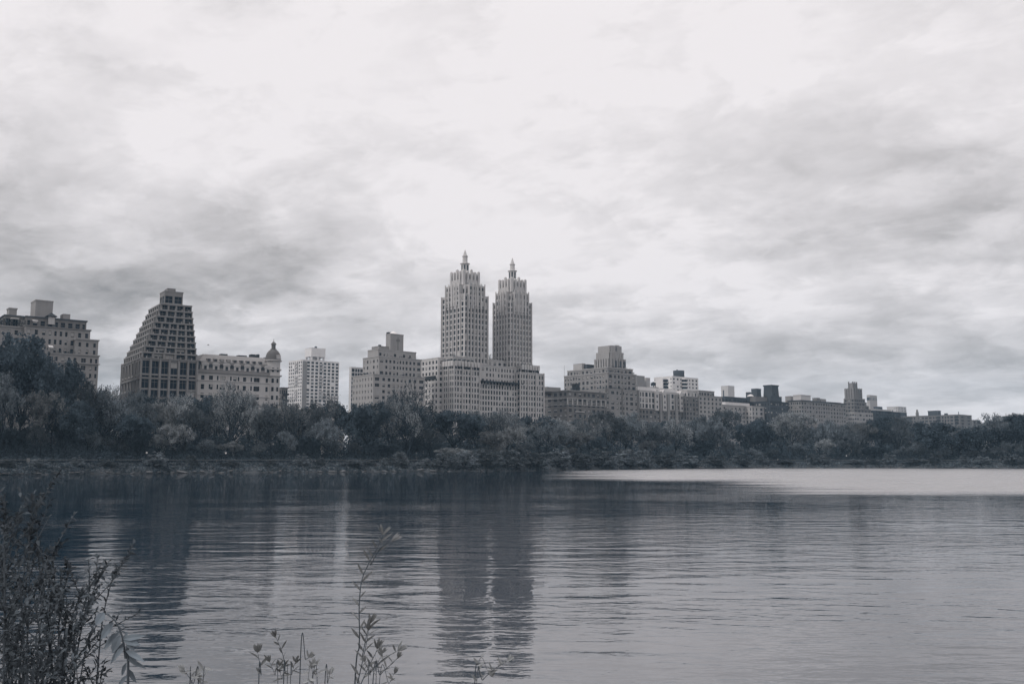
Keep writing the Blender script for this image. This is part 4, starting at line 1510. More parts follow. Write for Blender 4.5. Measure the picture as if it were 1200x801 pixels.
def b_gatehouse():
    Y = 388
    b = Building('gatehouse', 381, 20, Y, 'small white gatehouse with a pitched gable half hidden among the trees', 'building')
    M = 'white_paint'
    z0 = z_at(487.5, *at(390, Y).xy)
    f = b.mass(378, 379, 403, 487.5, M, 0, depth=7, fc=5, rows=4, fh=3.2, ww=.5, lit=0, cornice=.25)
    mb = MB()
    xa, xb = b.xs(397, -2, 20), b.xs(404, -2, 20)
    zt, zl = f[5] - .2, f[5] - 4
    mb.tri((xa, -2, zl), (xb, -2, zl), ((xa + xb) / 2, -2, zt))
    mb.quad((xa, -2, zl), ((xa + xb) / 2, -2, zt), ((xa + xb) / 2, 4, zt), (xa, 4, zl))
    mb.quad(((xa + xb) / 2, -2, zt), (xb, -2, zl), (xb, 4, zl), ((xa + xb) / 2, 4, zt))
    mb.box(xa + .3, xb - .3, -1.99, 0, b.base, zl)
    b.part('gable', mb, WALL[M])
    b.finish()


b_far_left()
b_terraced()
b_mansard()
b_narrow_gap()
b_white_grid()
b_white_sliver()
b_pale_stepped()
b_twin()
b_dark_low()
b_blunt_tower()
b_gabled()
b_modern_white()
b_right_row()
b_gatehouse()


# ------------------------------------------------------------------ trees
def grow(rnd, H, spread, levels, nlimb, trunk_h, up=.5, bend=.25, r0=.35):
    """skeleton: list of (p, q, r0, r1); tips"""
    segs, tips = [], []

    def rec(p, d, L, r, lev):
        n = 3
        q = p
        dd = d.copy()
        for i in range(n):
            dd = (dd + Vector((rnd.uniform(-bend, bend), rnd.uniform(-bend, bend), rnd.uniform(-.05, .2) * up))).normalized()
            nq = q + dd * (L / n)
            segs.append((q, nq, r * (1 - .15 * i), r * (1 - .15 * (i + 1)), lev))
            q = nq
            if lev >= 1 and i < n - 1 and (lev > 1 or rnd.random() < .5):
                tips.append((q, lev))
        if lev >= levels:
            tips.append((q, lev))
            return
        k = rnd.choice((2, 3, 3)) if lev > 0 else nlimb
        ph = rnd.uniform(0, 6.28)
        for j in range(k):
            a = ph + 6.283 * j / k + rnd.uniform(-.4, .4)
            tilt = rnd.uniform(.35, .8) * (spread if lev == 0 else 1.0)
            o = dd.orthogonal().normalized()
            o = Matrix.Rotation(a, 3, dd) @ o
            nd = (dd * math.cos(tilt) + o * math.sin(tilt))
            nd.z += .12 * up
            nd.normalize()
            rec(q, nd, L * rnd.uniform(.58, .82) * (1.25 if lev == 0 else 1), r * .62, lev + 1)
    rec(Vector((0, 0, 0)), Vector((rnd.uniform(-.06, .06), rnd.uniform(-.06, .06), 1)).normalized(), trunk_h, r0, 0)
    zmax = max(t[0].z for t in tips)
    s = H / zmax
    return [(a * s, b * s, c, d, l) for a, b, c, d, l in segs], [(p * s, l) for p, l in tips]


PROTO = {}


def proto(name, seed, H, spread, levels, nlimb, trunk_h, n, lsize, clump, mat, look, up=.5, trunkm=None, fat=1.0):
    rnd = random.Random(seed)
    segs, tips = grow(rnd, H, spread, levels, nlimb, trunk_h, up)
    tm = MB()
    for a, b, r0, r1, l in segs:
        tm.tube(a, b, max(r0 * fat, .06), max(r1 * fat, .05), 5 if l < 2 else 3)
    for i in range(4):
        pass
    cm = MB()
    use = [(p, clump * rnd.uniform(.6, 1.3)) for p, l in tips]
    leaves(cm, use, n, lsize, rnd, .25)
    rr = sorted(math.hypot(p.x, p.y) for p, l in tips)
    w = 2 * rr[int(len(rr) * .88)] + clump
    PROTO[name] = dict(trunk=tm.mesh('trunk', trunkm or BARK), crown=cm.mesh('crown', mat), H=H + clump * .6, W=w, look=look)
    return PROTO[name]


def bush_proto(name, seed, mat, look):
    """a rounded bush four metres high: stems fan out from the foot, leaf clumps all through it"""
    rnd = random.Random(seed)
    tm, cm = MB(), MB()
    tips = []
    for _ in range(150):
        a, e, r = rnd.uniform(0, 6.283), rnd.uniform(0, 1), rnd.uniform(.45, 1.0)
        lump = 1 + .22 * math.sin(a * 3 + seed) + .15 * math.sin(a * 5 + e * 6)
        p = Vector((math.cos(a) * math.cos(e * 1.5) * 2.3 * r * lump, math.sin(a) * math.cos(e * 1.5) * 2.3 * r * lump, .1 + math.sin(e * 1.5) * 3.7 * r * lump))
        tips.append((p, rnd.uniform(.3, .6)))
        if rnd.random() < .3:
            tm.tube((0, 0, -.2), p, .05, .015, 3)
    leaves(cm, tips, 26, .34, rnd, .1)
    PROTO[name] = dict(trunk=tm.mesh('stem', BARK), crown=cm.mesh('crown', mat), H=4.2, W=4.9, look=look)
    return PROTO[name]


# kinds of tree: dense dark, mid round, pale leafy, airy thin leaved, nearly bare, low shrub
KINDS = {
    'dark': [proto('d1', 1, 17, 1.15, 4, 6, 1.9, 24, .60, 1.35, LEAF_DARK, 'dense dark'), proto('d2', 2, 17, 1.25, 4, 6, 1.6, 24, .60, 1.35, LEAF_DARK, 'dense dark')],
    'mid': [proto('m1', 3, 17, 1.1, 4, 6, 2.8, 15, .52, 1.3, LEAF_MID, 'mid grey leafy'), proto('m2', 4, 17, 1.3, 4, 6, 2.0, 15, .52, 1.3, LEAF_MID, 'mid grey leafy'),
            proto('m3', 14, 17, 1.0, 4, 6, 2.4, 15, .52, 1.3, LEAF_MID, 'mid grey leafy')],
    'pale': [proto('p1', 5, 15, 1.2, 4, 6, 2.0, 15, .48, 1.2, LEAF_PALE, 'pale leafy'), proto('p2', 6, 15, 1.3, 4, 5, 1.1, 19, .50, 1.2, LEAF_PALE, 'pale leafy')],
    'airy': [proto('a1', 7, 18, 1.0, 5, 4, 3.2, 3, .42, .95, LEAF_PALE, 'airy thin leaved', fat=1.5), proto('a2', 8, 18, 1.1, 5, 4, 2.8, 3, .42, .95, LEAF_PALE, 'airy thin leaved', fat=1.5)],
    'bare': [proto('b1', 9, 20, .85, 5, 4, 4.5, 1, .38, .9, LEAF_PALE, 'nearly bare', fat=1.7)],
    'bush': [bush_proto('s1', 10, LEAF_MID, 'low leafy'), bush_proto('s2', 12, LEAF_MID, 'low rounded')],
}

LAND = [(-60, 'past the left edge'), (-30, 'at the far left edge'), (5, 'below the stepped block\'s left end'), (35, 'below the plain roof tower'),
        (65, 'below the stepped block\'s middle'), (98, 'below the stepped block\'s right corner'), (128, 'below the sky gap left of ziggurat'),
        (152, 'below the ziggurat\'s left slope'), (180, 'below the ziggurat\'s middle'), (205, 'below the ziggurat\'s top box'), (232, 'where ziggurat and mansard house meet'),
        (255, 'below the mansard roof\'s left half'), (280, 'below the mansard roof\'s middle'), (302, 'below the mansard roof\'s right end'), (322, 'below the domed turret'),
        (345, 'below the white tower\'s left face'), (368, 'below the white tower\'s roof box'), (390, 'beside the white gatehouse'), (408, 'below the white tower\'s right gap'),
        (428, 'below the pale block\'s left face'), (450, 'below the pale block\'s corner'), (470, 'below the pale block\'s square tower'),
        (490, 'below the pale block\'s right end'), (508, 'below the twin towers\' rear wing'), (530, 'below the twin towers\' left corner'), (550, 'below the left spire'),
        (575, 'below the gap between the spires'), (600, 'below the right spire'), (622, 'below the twin towers\' right corner'), (648, 'below the low block\'s left face'),
        (672, 'below the low block\'s roof tank'), (695, 'below the low block\'s right end'), (716, 'below the blunt fluted crown'), (738, 'below the blunt crown\'s right terraces'),
        (760, 'below the gabled house\'s left bays'), (780, 'below the gabled house\'s middle'), (800, 'below the drum tank'), (820, 'below the long flat penthouse'),
        (842, 'below the plain beige block\'s end'), (864, 'below the planted roof terrace'), (890, 'below the pale classical building'), (908, 'below the dark tapered tower'),
        (930, 'below the long block\'s left corner'), (955, 'below the long block\'s roof huts'), (980, 'below the long block\'s right end'), (1000, 'below the art deco ziggurat'),
        (1022, 'below the slim slotted tower'), (1042, 'below the black glass block'), (1066, 'below the balconied building\'s chimney'), (1090, 'below the balconied building\'s roof hut'),
        (1115, 'below the balconied building\'s right corner'), (1143, 'below the tiny rooftop block'), (1170, 'right of the last building'), (1200, 'at the far right edge'), (1235, 'past the right edge')]
used = {}


def where(px):
    q = min(LAND, key=lambda a: abs(a[0] - px))
    d = px - q[0]
    return q[1], d


def tree(px, Y, ytop, width, kind, row, rnd, z0=3.05, i=None, cat='tree', name=None, grp=None, hm=None, sz=None):
    P = rnd.choice(KINDS[kind]) if i is None else KINDS[kind][i]
    p = at(px, Y, z0)
    if not hm:
        ytop -= (539 - ytop) * .07 + rnd.uniform(-1, 3)
    H = hm if hm else (z_at(ytop, p.x, p.y) - z0)
    sz_ = H / P['H']
    sx = (width * Y / 1100.0) / P['W']
    w, d = where(px)
    side = '' if abs(d) < 5 else (', left side' if d < 0 else ', right side')
    lab = '%s %s, %s row, %s%s' % (P['look'], cat, row, w, side)
    if row == 'bank':
        lab = '%s %s on the bank %s%s' % (P['look'], cat, w, side)
    nm = name or ('tree' if kind != 'bush' else 'shrub')
    if lab in used:
        used[lab] += 1
        size = {2: 'second ', 3: 'third ', 4: 'fourth '}.get(used[lab], 'another ')
        lab = size + lab
    else:
        used[lab] = 1
    o = empty(nm, p, rnd.uniform(0, 6.28), lab, cat, grp)
    o.scale = (sx, sx, sz_)
    if row == 'bank':
        o.location.y = shore_y(p.x) + (6.2 if z0 > 1.8 else 4.2)
        o.location.z = ground_z(o.location.x, o.location.y) - .1
    for k in ('trunk', 'crown'):
        link(k if not (k == 'trunk' and kind == 'bush') else 'stem', P[k], o)
    return o


SKY = [(-80, 400), (0, 402), (30, 408), (58, 428), (85, 447), (110, 447), (135, 452), (160, 460), (190, 462), (215, 462), (240, 462), (262, 452), (285, 458), (300, 470), (330, 472), (352, 468), (380, 468),
       (400, 478), (430, 476), (450, 468), (475, 458), (495, 478), (525, 486), (560, 482), (590, 478), (615, 482), (645, 488), (680, 488), (700, 485), (740, 485), (765, 492), (790, 488), (850, 483),
       (882, 490), (925, 483), (960, 491), (1000, 497), (1030, 493), (1055, 491), (1090, 498), (1120, 502), (1150, 494), (1172, 485), (1200, 486), (1280, 484)]


def skyline(px):
    for (a, b), (c, d) in zip(SKY, SKY[1:]):
        if px <= c:
            return b + (d - b) * max(0, (px - a)) / (c - a)
    return SKY[-1][1]


def forest():
    rnd = random.Random(77)
    # picked trees that stand out in the picture: px, top, width px, kind, distance behind the shore, row
    special = [(116, 466, 54, 'mid', 30, 'middle', 0), (112, 480, 44, 'dark', 44, 'middle', 1), (1163, 494, 56, 'mid', 44, 'middle', 0), (1190, 500, 50, 'dark', 20, 'front', 0),
               (22, 400, 95, 'dark', 40, 'middle', 0), (60, 428, 62, 'dark', 34, 'middle', 1), (5, 440, 70, 'mid', 20, 'front', 0), (103, 448, 62, 'mid', 30, 'middle', 1), (45, 462, 60, 'pale', 22, 'front', 0),
               (75, 470, 58, 'dark', 17, 'front', 0), (130, 470, 50, 'mid', 22, 'front', 2), (152, 488, 42, 'dark', 18, 'front', 1), (165, 460, 56, 'mid', 32, 'middle', 0), (205, 461, 56, 'airy', 30, 'middle', 0), (188, 474, 46, 'pale', 34, 'middle', 1),
               (200, 497, 48, 'pale', 18, 'front', 0), (232, 478, 46, 'mid', 24, 'front', 1), (265, 452, 66, 'airy', 20, 'front', 1), (268, 462, 50, 'mid', 38, 'middle', 0), (300, 478, 42, 'pale', 28, 'middle', 0),
               (318, 480, 40, 'mid', 20, 'front', 2), (348, 468, 60, 'airy', 22, 'front', 0), (352, 474, 56, 'mid', 36, 'middle', 1), (382, 464, 40, 'airy', 36, 'middle', 1), (388, 494, 48, 'mid', 22, 'front', 0),
               (432, 476, 56, 'dark', 24, 'front', 0), (462, 470, 50, 'airy', 36, 'middle', 1), (476, 449, 68, 'bare', 20, 'front', 0), (476, 468, 46, 'airy', 23, 'front', 1),
               (532, 486, 62, 'dark', 30, 'front', 1), (505, 496, 46, 'mid', 24, 'front', 0), (560, 482, 40, 'airy', 36, 'middle', 0), (583, 478, 40, 'bare', 30, 'front', 0), (590, 484, 44, 'airy', 34, 'middle', 1),
               (610, 500, 46, 'pale', 24, 'front', 0), (640, 496, 50, 'mid', 30, 'front', 1), (672, 506, 44, 'pale', 22, 'front', 1), (570, 508, 46, 'pale', 22, 'front', 0),
               (707, 486, 58, 'mid', 34, 'middle', 2), (700, 492, 48, 'airy', 24, 'front', 1), (742, 486, 58, 'mid', 32, 'front', 0), (770, 498, 40, 'mid', 24, 'front', 2), (790, 489, 48, 'airy', 26, 'front', 0), (806, 494, 44, 'mid', 36, 'middle', 1),
               (830, 492, 46, 'mid', 26, 'front', 0), (856, 484, 62, 'mid', 30, 'front', 2), (890, 500, 36, 'dark', 28, 'front', 0), (927, 483, 66, 'pale', 24, 'front', 0), (962, 492, 40, 'mid', 30, 'front', 1), (985, 500, 42, 'mid', 24, 'front', 2),
               (1004, 496, 44, 'pale', 30, 'front', 1), (1034, 492, 36, 'dark', 30, 'front', 1), (1056, 491, 44, 'mid', 34, 'front', 2), (1092, 498, 64, 'dark', 22, 'front', 0), (1130, 502, 48, 'mid', 30, 'front', 1), (1118, 500, 44, 'pale', 40, 'middle', 1),
               (1150, 500, 44, 'dark', 24, 'front', 1), (1176, 486, 60, 'mid', 28, 'front', 0), (1205, 486, 54, 'dark', 30, 'front', 1), (1240, 486, 64, 'mid', 28, 'front', 2), (-35, 410, 90, 'mid', 30, 'front', 0), (-75, 410, 90, 'dark', 34, 'front', 0)]
    for (px, yt, w, kind, dd, row, i) in special:
        tree(px, shore_depth(px) + dd, yt, w, kind, row, rnd, i=min(i, len(KINDS[kind]) - 1), grp='trees of the far shore')
    px = -85.0
    while px < 1270:                     # back row that closes the wood
        sd = shore_depth(px)
        kind = rnd.choice(('mid', 'mid', 'dark', 'pale', 'mid', 'airy'))
        tree(px, sd + rnd.uniform(46, 66), skyline(px) + rnd.uniform(3, 11), rnd.uniform(42, 58), kind, 'back', rnd, grp='trees of the far shore')
        px += rnd.uniform(17, 23)
    px = -80.0
    while px < 1265:                     # low trees right behind the track
        sd = shore_depth(px)
        h = 539 - skyline(px)
        kind = rnd.choice(('mid', 'pale', 'dark', 'mid'))
        tree(px, sd + rnd.uniform(17, 25), 539 - h * rnd.uniform(.22, .48), rnd.uniform(22, 36), kind, 'lowest front', rnd, grp='trees of the far shore')
        px += rnd.uniform(23, 34)
    # bushes on the bank in front of the track
    for (px, h, w, i) in ((47, 1.8, 24, 0), (95, 2.2, 20, 0), (185, 3.6, 30, 0), (226, 3.4, 16, 1), (355, 3.2, 22, 0), (376, 2.6, 14, 1), (318, 1.8, 18, 0), (468, 4.6, 26, 1), (452, 2.6, 14, 1),
                          (500, 3.0, 20, 1), (520, 5.2, 34, 1), (545, 5.8, 38, 1), (572, 5.0, 34, 0), (598, 6.2, 40, 1), (625, 5.4, 36, 0), (652, 6.0, 36, 0), (680, 5.2, 38, 1), (706, 6.4, 38, 0), (734, 5.6, 40, 0), (752, 6.8, 30, 1),
                          (776, 5.0, 38, 0), (805, 4.6, 36, 0), (838, 4.6, 36, 0), (868, 5.0, 34, 0), (893, 4.4, 20, 0), (957, 4.6, 24, 0), (967, 3.8, 16, 0), (1043, 4.6, 18, 0), (1096, 5.4, 18, 0), (1130, 3.6, 16, 0), (1150, 3.4, 22, 0), (1186, 4.0, 26, 0), (1203, 3.4, 24, 0), (12, 1.8, 24, 0), (130, 1.6, 26, 1), (270, 1.5, 26, 1), (410, 1.6, 30, 0), (432, 1.5, 20, 0), (920, 2.0, 26, 0), (1000, 2.0, 26, 0), (1022, 2.4, 22, 1), (1070, 2.4, 30, 0)):
        sd = shore_depth(px)
        thick = 500 <= px <= 880
        tree(px, sd + (5.5 if not thick else 4.0), 0, w, 'bush', 'bank', rnd, z0=2.0 if not thick else 1.5, i=i, cat='bush', hm=h, grp='bushes on the far bank')


forest()


# undergrowth and the green cover of the bank, which nobody could count
def cover():
    rnd = random.Random(31)
    mb = MB()
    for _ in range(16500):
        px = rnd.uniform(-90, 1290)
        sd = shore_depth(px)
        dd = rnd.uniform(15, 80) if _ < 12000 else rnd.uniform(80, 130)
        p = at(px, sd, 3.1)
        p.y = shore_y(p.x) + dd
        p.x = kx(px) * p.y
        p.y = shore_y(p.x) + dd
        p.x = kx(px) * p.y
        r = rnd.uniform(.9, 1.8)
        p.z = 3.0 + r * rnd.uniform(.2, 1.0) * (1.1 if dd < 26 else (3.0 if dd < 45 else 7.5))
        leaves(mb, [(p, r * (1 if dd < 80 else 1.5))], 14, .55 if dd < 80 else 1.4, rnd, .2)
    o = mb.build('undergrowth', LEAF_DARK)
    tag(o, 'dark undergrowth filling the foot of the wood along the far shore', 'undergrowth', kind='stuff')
    mb = MB()
    for _ in range(20000):
        px = rnd.uniform(-90, 1290)
        sd = shore_depth(px)
        p = at(px, sd, 0)
        p.y = shore_y(p.x) + rnd.uniform(.1, 8.3)
        p.z = ground_z(p.x, p.y) + rnd.uniform(0, .35)
        leaves(mb, [(p, rnd.uniform(.2, .55))], 7, .38, rnd, .3, 0 if rnd.random() < .6 else 1)
    o = mb.build('bank_vegetation', [LEAF_DARK, LEAF_MID])
    tag(o, 'low weeds and grass covering the far waterside bank', 'ground cover', kind='stuff')


cover()


def rocks():
    rnd = random.Random(9)
    protos = []
    for s in range(4):
        mb = MB()
        r = random.Random(s)
        mb.ring_stack([(.75, -.3), (1.0 * r.uniform(.8, 1), .05), (.8 * r.uniform(.8, 1.1), .4), (.35, .62)], 0, 0, 7)
        mb.v = [(x * r.uniform(.8, 1.2), y * r.uniform(.8, 1.2), z * r.uniform(.85, 1.15)) for x, y, z in mb.v]
        protos.append(mb.mesh('rock', ROCKM))
    px = -20.0
    n = 0
    while px < 1215:
        if 520 < px < 880 and rnd.random() < .7:
            px += rnd.uniform(8, 16)
            continue
        sd = shore_depth(px)
        p = at(px, sd, 0)
        p.y = shore_y(p.x) + rnd.uniform(-.2, .9)
        p.z = max(0.0, ground_z(p.x, p.y)) + rnd.uniform(-.05, .15)
        o = link('rock', protos[n % 4])
        o.location = p
        o.rotation_euler = (rnd.uniform(-.2, .2), rnd.uniform(-.2, .2), rnd.uniform(0, 6))
        s = rnd.uniform(.4, 1.15)
        o.scale = (s * rnd.uniform(1, 2.0), s, s * rnd.uniform(.5, .8))
        tag(o, ('%s stone at the far waterline %s' % ('broad' if s > .8 else 'small', where(px)[0])), 'rock', 'stones along the far waterline')
        n += 1
        px += rnd.uniform(9, 19)


rocks()


# ------------------------------------------------------------------ fence, sign, lamps, walkers
def fence():
    for (pa, pb, lab) in ((-60, 505, 'dark iron fence along the track on the left half of the far bank'), (880, 1260, 'dark iron fence along the track at the right of the far bank')):
        pts = []
        X0 = kx(pa) * shore_depth(pa)
        X1 = kx(pb) * shore_depth(pb)
        X = X0
        while X <= X1:
            pts.append(Vector((X, shore_y(X) + 8.9, 2.98)))
            X += 2.5
        root = empty('fence', pts[0], 0, lab, 'fence')
        o0 = pts[0]
        rl = MB()
        for z, r in ((1.22, .11), (.25, .04)):
            for a, b in zip(pts, pts[1:]):
                d = (b - a)
                n = Vector((-d.y, d.x, 0)).normalized() * r
                A, B = a - o0, b - o0
                rl.quad(A - n + Vector((0, 0, z)), B - n + Vector((0, 0, z)), B + n + Vector((0, 0, z)), A + n + Vector((0, 0, z)))
                rl.quad(A - n + Vector((0, 0, z - r)), B - n + Vector((0, 0, z - r)), B - n + Vector((0, 0, z)), A - n + Vector((0, 0, z)))
        rl.build('rail', RAILM, root)
        pk = MB()
        for a, b in zip(pts, pts[1:]):
            for i in range(14):
                q = a.lerp(b, (i + .5) / 14) - o0
                pk.box(q.x - .03, q.x + .03, q.y - .03, q.y + .03, 0, 1.12)
        o = pk.build('picket', IRON, root)
        o['kind'] = 'stuff'
        pm = MB()
        pm.box(-.08, .08, -.08, .08, -.2, 1.32)
        pm.ring_stack([(.11, 1.32), (.08, 1.42), (.01, 1.46)], 0, 0, 6)
        me = pm.mesh('post', IRON)
        st = max(1, len(pts) // 95)
        for q in pts[::st]:
            o = link('post', me, root)
            o.location = q - o0


fence()


def lamp(px, lab):
    p = at(px, shore_depth(px), 3.05)
    p.y = shore_y(p.x) + 14.5
    p = at(px, p.y, 3.05)
    r = empty('street_lamp', p, 0, lab, 'lamp', 'lamps along the track')
    mb = MB()
    mb.ring_stack([(.22, 0), (.2, .4), (.08, .6), (.06, 2.9), (.14, 3.0)], 0, 0, 8)
    mb.build('pole', IRON, r)
    mb = MB()
    mb.ring_stack([(.14, 3.0), (.27, 3.12), (.32, 3.32), (.24, 3.52), (.1, 3.62)], 0, 0, 10)
    mb.build('globe', WALL['white_paint'], r, smooth=True)
    mb = MB()
    mb.ring_stack([(.12, 3.6), (.1, 3.7), (.01, 3.85)], 0, 0, 8)
    mb.build('finial', IRON, r)


lamp(171.3, 'slim park lamp with white globe behind the track, below the ziggurat left of its middle')
lamp(264.3, 'slim park lamp with white globe behind the track, below the mansard roof')
lamp(992.3, 'slim park lamp with white globe behind the track, below the art deco ziggurat')


def sign():
    px = 32.8
    p = at(px, shore_depth(px), 3.0)
    for _ in range(6):
        p = at(px, shore_y(p.x) + 9.0, 3.0)
    r = empty('sign', p, 0, 'small blank grey signboard on posts by the fence at far left', 'sign')
    mb = MB()
    mb.box(-.45, .45, -.05, .05, .5, 1.6)
    mb.build('board', mat_simple('sign_paint', (.15, .16, .165), .8, .05), r)
    for x in (-.35, .35):
        mb = MB()
        mb.box(x - .04, x + .04, .051, .13, 0, 1.55)
        mb.build('post', IRON, r)


sign()
SKIN = mat_simple('skin', (.35, .33, .32), .7, .05)
SHIRT = mat_simple('white_shirt', (.72, .71, .71), .9, .05)
DARKCLOTH = mat_simple('dark_trousers', (.02, .03, .045), .9, .1)
HAIR = mat_simple('hair', (.02, .02, .025), .9, .1)


def person(px, lab, heading, stride):
    p = at(px, shore_depth(px), 3.1)
    for _ in range(6):
        p = at(px, shore_y(p.x) + 11.6, 3.1)
    # skeleton: joints with radii, grown with a skin modifier
    s = stride
    J = [((0, 0, .95), .15), ((0, 0, 1.18), .135), ((0, .0, 1.40), .17), ((0, .0, 1.52), .06), ((0, -.02, 1.60), .085), ((0, -.02, 1.70), .095), ((0, -.01, 1.77), .06),
         ((.19, 0, 1.42), .055), ((.25, .14 * s, 1.14), .042), ((.22, -.12 * s, .98), .032), ((.215, -.18 * s, .93), .036),
         ((-.19, 0, 1.42), .055), ((-.25, -.14 * s, 1.14), .042), ((-.2, -.34 * s, 1.12), .032), ((-.195, -.40 * s, 1.13), .036),
         ((.10, 0, .88), .105), ((.11, -.26 * s, .50), .068), ((.11, -.10 * s, .10), .042), ((.11, -.28 * s, .04), .035),
         ((-.10, 0, .88), .105), ((-.11, .16 * s, .50), .068), ((-.11, .46 * s, .22), .042), ((-.11, .42 * s, .04), .035)]
    E = [(0, 1), (1, 2), (2, 3), (3, 4), (4, 5), (5, 6), (2, 7), (7, 8), (8, 9), (9, 10), (2, 11), (11, 12), (12, 13), (13, 14), (0, 15), (15, 16), (16, 17), (17, 18), (0, 19), (19, 20), (20, 21), (21, 22)]
    me = bpy.data.meshes.new('person')
    me.from_pydata([j[0] for j in J], E, [])
    o = link('person', me)
    md = o.modifiers.new('skin', 'SKIN')
    for i, v in enumerate(me.skin_vertices[0].data):
        v.radius = (J[i][1], J[i][1])
        v.use_root = (i == 0)
    o.modifiers.new('sub', 'SUBSURF').levels = 1
    o.modifiers['sub'].render_levels = 1
    dg = bpy.context.evaluated_depsgraph_get()
    me2 = bpy.data.meshes.new_from_object(o.evaluated_get(dg))
    o.modifiers.clear()
    o.data = me2
    me2.materials.clear()
    for m in (SKIN, SHIRT, DARKCLOTH):
        me2.materials.append(m)
    for f in me2.polygons:
        z = f.center.z
        x = abs(f.center.x)
        f.material_index = 1 if (.98 < z < 1.50 and x < .24) else (2 if .10 < z <= .98 and x < .2 else 0)
    o.location = p
    o.rotation_euler = (0, 0, heading)
    tag(o, lab, 'person')
    h = MB()
    h.ring_stack([(.105, 1.68), (.112, 1.74), (.08, 1.81), (.02, 1.84)], 0, .01, 10)
    h.build('hair', HAIR, o, smooth=True)


person(223.6, 'person in white shirt and dark trousers running on the track below the mansard house', R(80), 1.0)
person(911.6, 'person in white shirt walking on the track below the dark tapered tower', R(-85), .6)
person(1147.6, 'person in white shirt running on the track near the right edge', R(85), 1.0)


def bird():
    Y = 210.0
    p = at(244, Y, z_at(404, 0, Y))
    mb = MB()
    v = [(-.28, 0, 0), (-.1, .05, .03), (.12, .06, .03), (.22, 0, .03), (.30, 0, 0), (.12, -.06, .03), (-.1, -.05, .03), (0, 0, -.07), (0, 0, .08),
         (.05, .25, .12), (-.06, .45, .05), (-.08, .22, .10), (.05, -.25, .12), (-.06, -.45, .05), (-.08, -.22, .10)]
    f = [(0, 1, 8), (1, 2, 8), (2, 3, 8), (3, 4, 8), (4, 5, 8), (5, 6, 8), (6, 0, 8), (1, 0, 7), (2, 1, 7), (3, 2, 7), (4, 3, 7), (5, 4, 7), (6, 5, 7), (0, 6, 7),
         (2, 9, 11, 1), (9, 10, 11), (5, 6, 14, 12), (12, 14, 13)]
    me = bpy.data.meshes.new('bird')
    me.from_pydata(v, [], f)
    me.materials.append(IRON)
    o = link('bird', me)
    o.location = p
    o.rotation_euler = (.3, 0, .5)
    tag(o, 'small dark bird flying above the mansard roof', 'bird')


bird()


# ------------------------------------------------------------------ plants on the near bank
def near_z(y):
    pr = [(-60, 2.4), (-1, 2.4), (1.5, 2.35), (3, 1.95), (5, 1.3), (7, .65), (9, 0.02)]
    for (a, b), (c, d) in zip(pr, pr[1:]):
        if y <= c:
            return b + (d - b) * (y - a) / (c - a)
    return 0


def P3(px, py, Y):
    z = z_at(py, 0, Y)
    return at(px, Y, z)


def leaf(mb, p, d, n, L, W, fold=.25, droop=0.0, mi=0):
    """a pointed leaf with a folded midrib: 6 faces"""
    d = d.normalized()
    sd = d.cross(n)
    if sd.length < 1e-4:
        sd = d.orthogonal()
    sd.normalize()
    n = sd.cross(d).normalized()
    a = p
    rib = [p, p + d * L * .35 - n * droop * L * .05, p + d * L * .7 - n * droop * L * .18, p + d * L - n * droop * L * .4]
    ws = [W * .08, W * .5, W * .38, 0]
    base = len(mb.v)
    for r, w in zip(rib, ws):
        mb.v += [tuple(r + sd * w + n * w * fold), tuple(r), tuple(r - sd * w + n * w * fold)]
    for i in range(3):
        b = base + i * 3
        mb.f += [(b, b + 3, b + 4, b + 1), (b + 1, b + 4, b + 5, b + 2)]
        mb.mi += [mi, mi]


def stem_curve(pts, n=10):
    """smooth curve through the points"""
    out = []
    P = [pts[0]] + pts + [pts[-1]]
    for i in range(1, len(P) - 2):
        for k in range(n):
            t = k / n
            p0, p1, p2, p3 = P[i - 1], P[i], P[i + 1], P[i + 2]
            out.append(.5 * ((2 * p1) + (p2 - p0) * t + (2 * p0 - 5 * p1 + 4 * p2 - p3) * t * t + (3 * p1 - p0 - 3 * p2 + p3) * t ** 3))
    out.append(pts[-1])
    return out


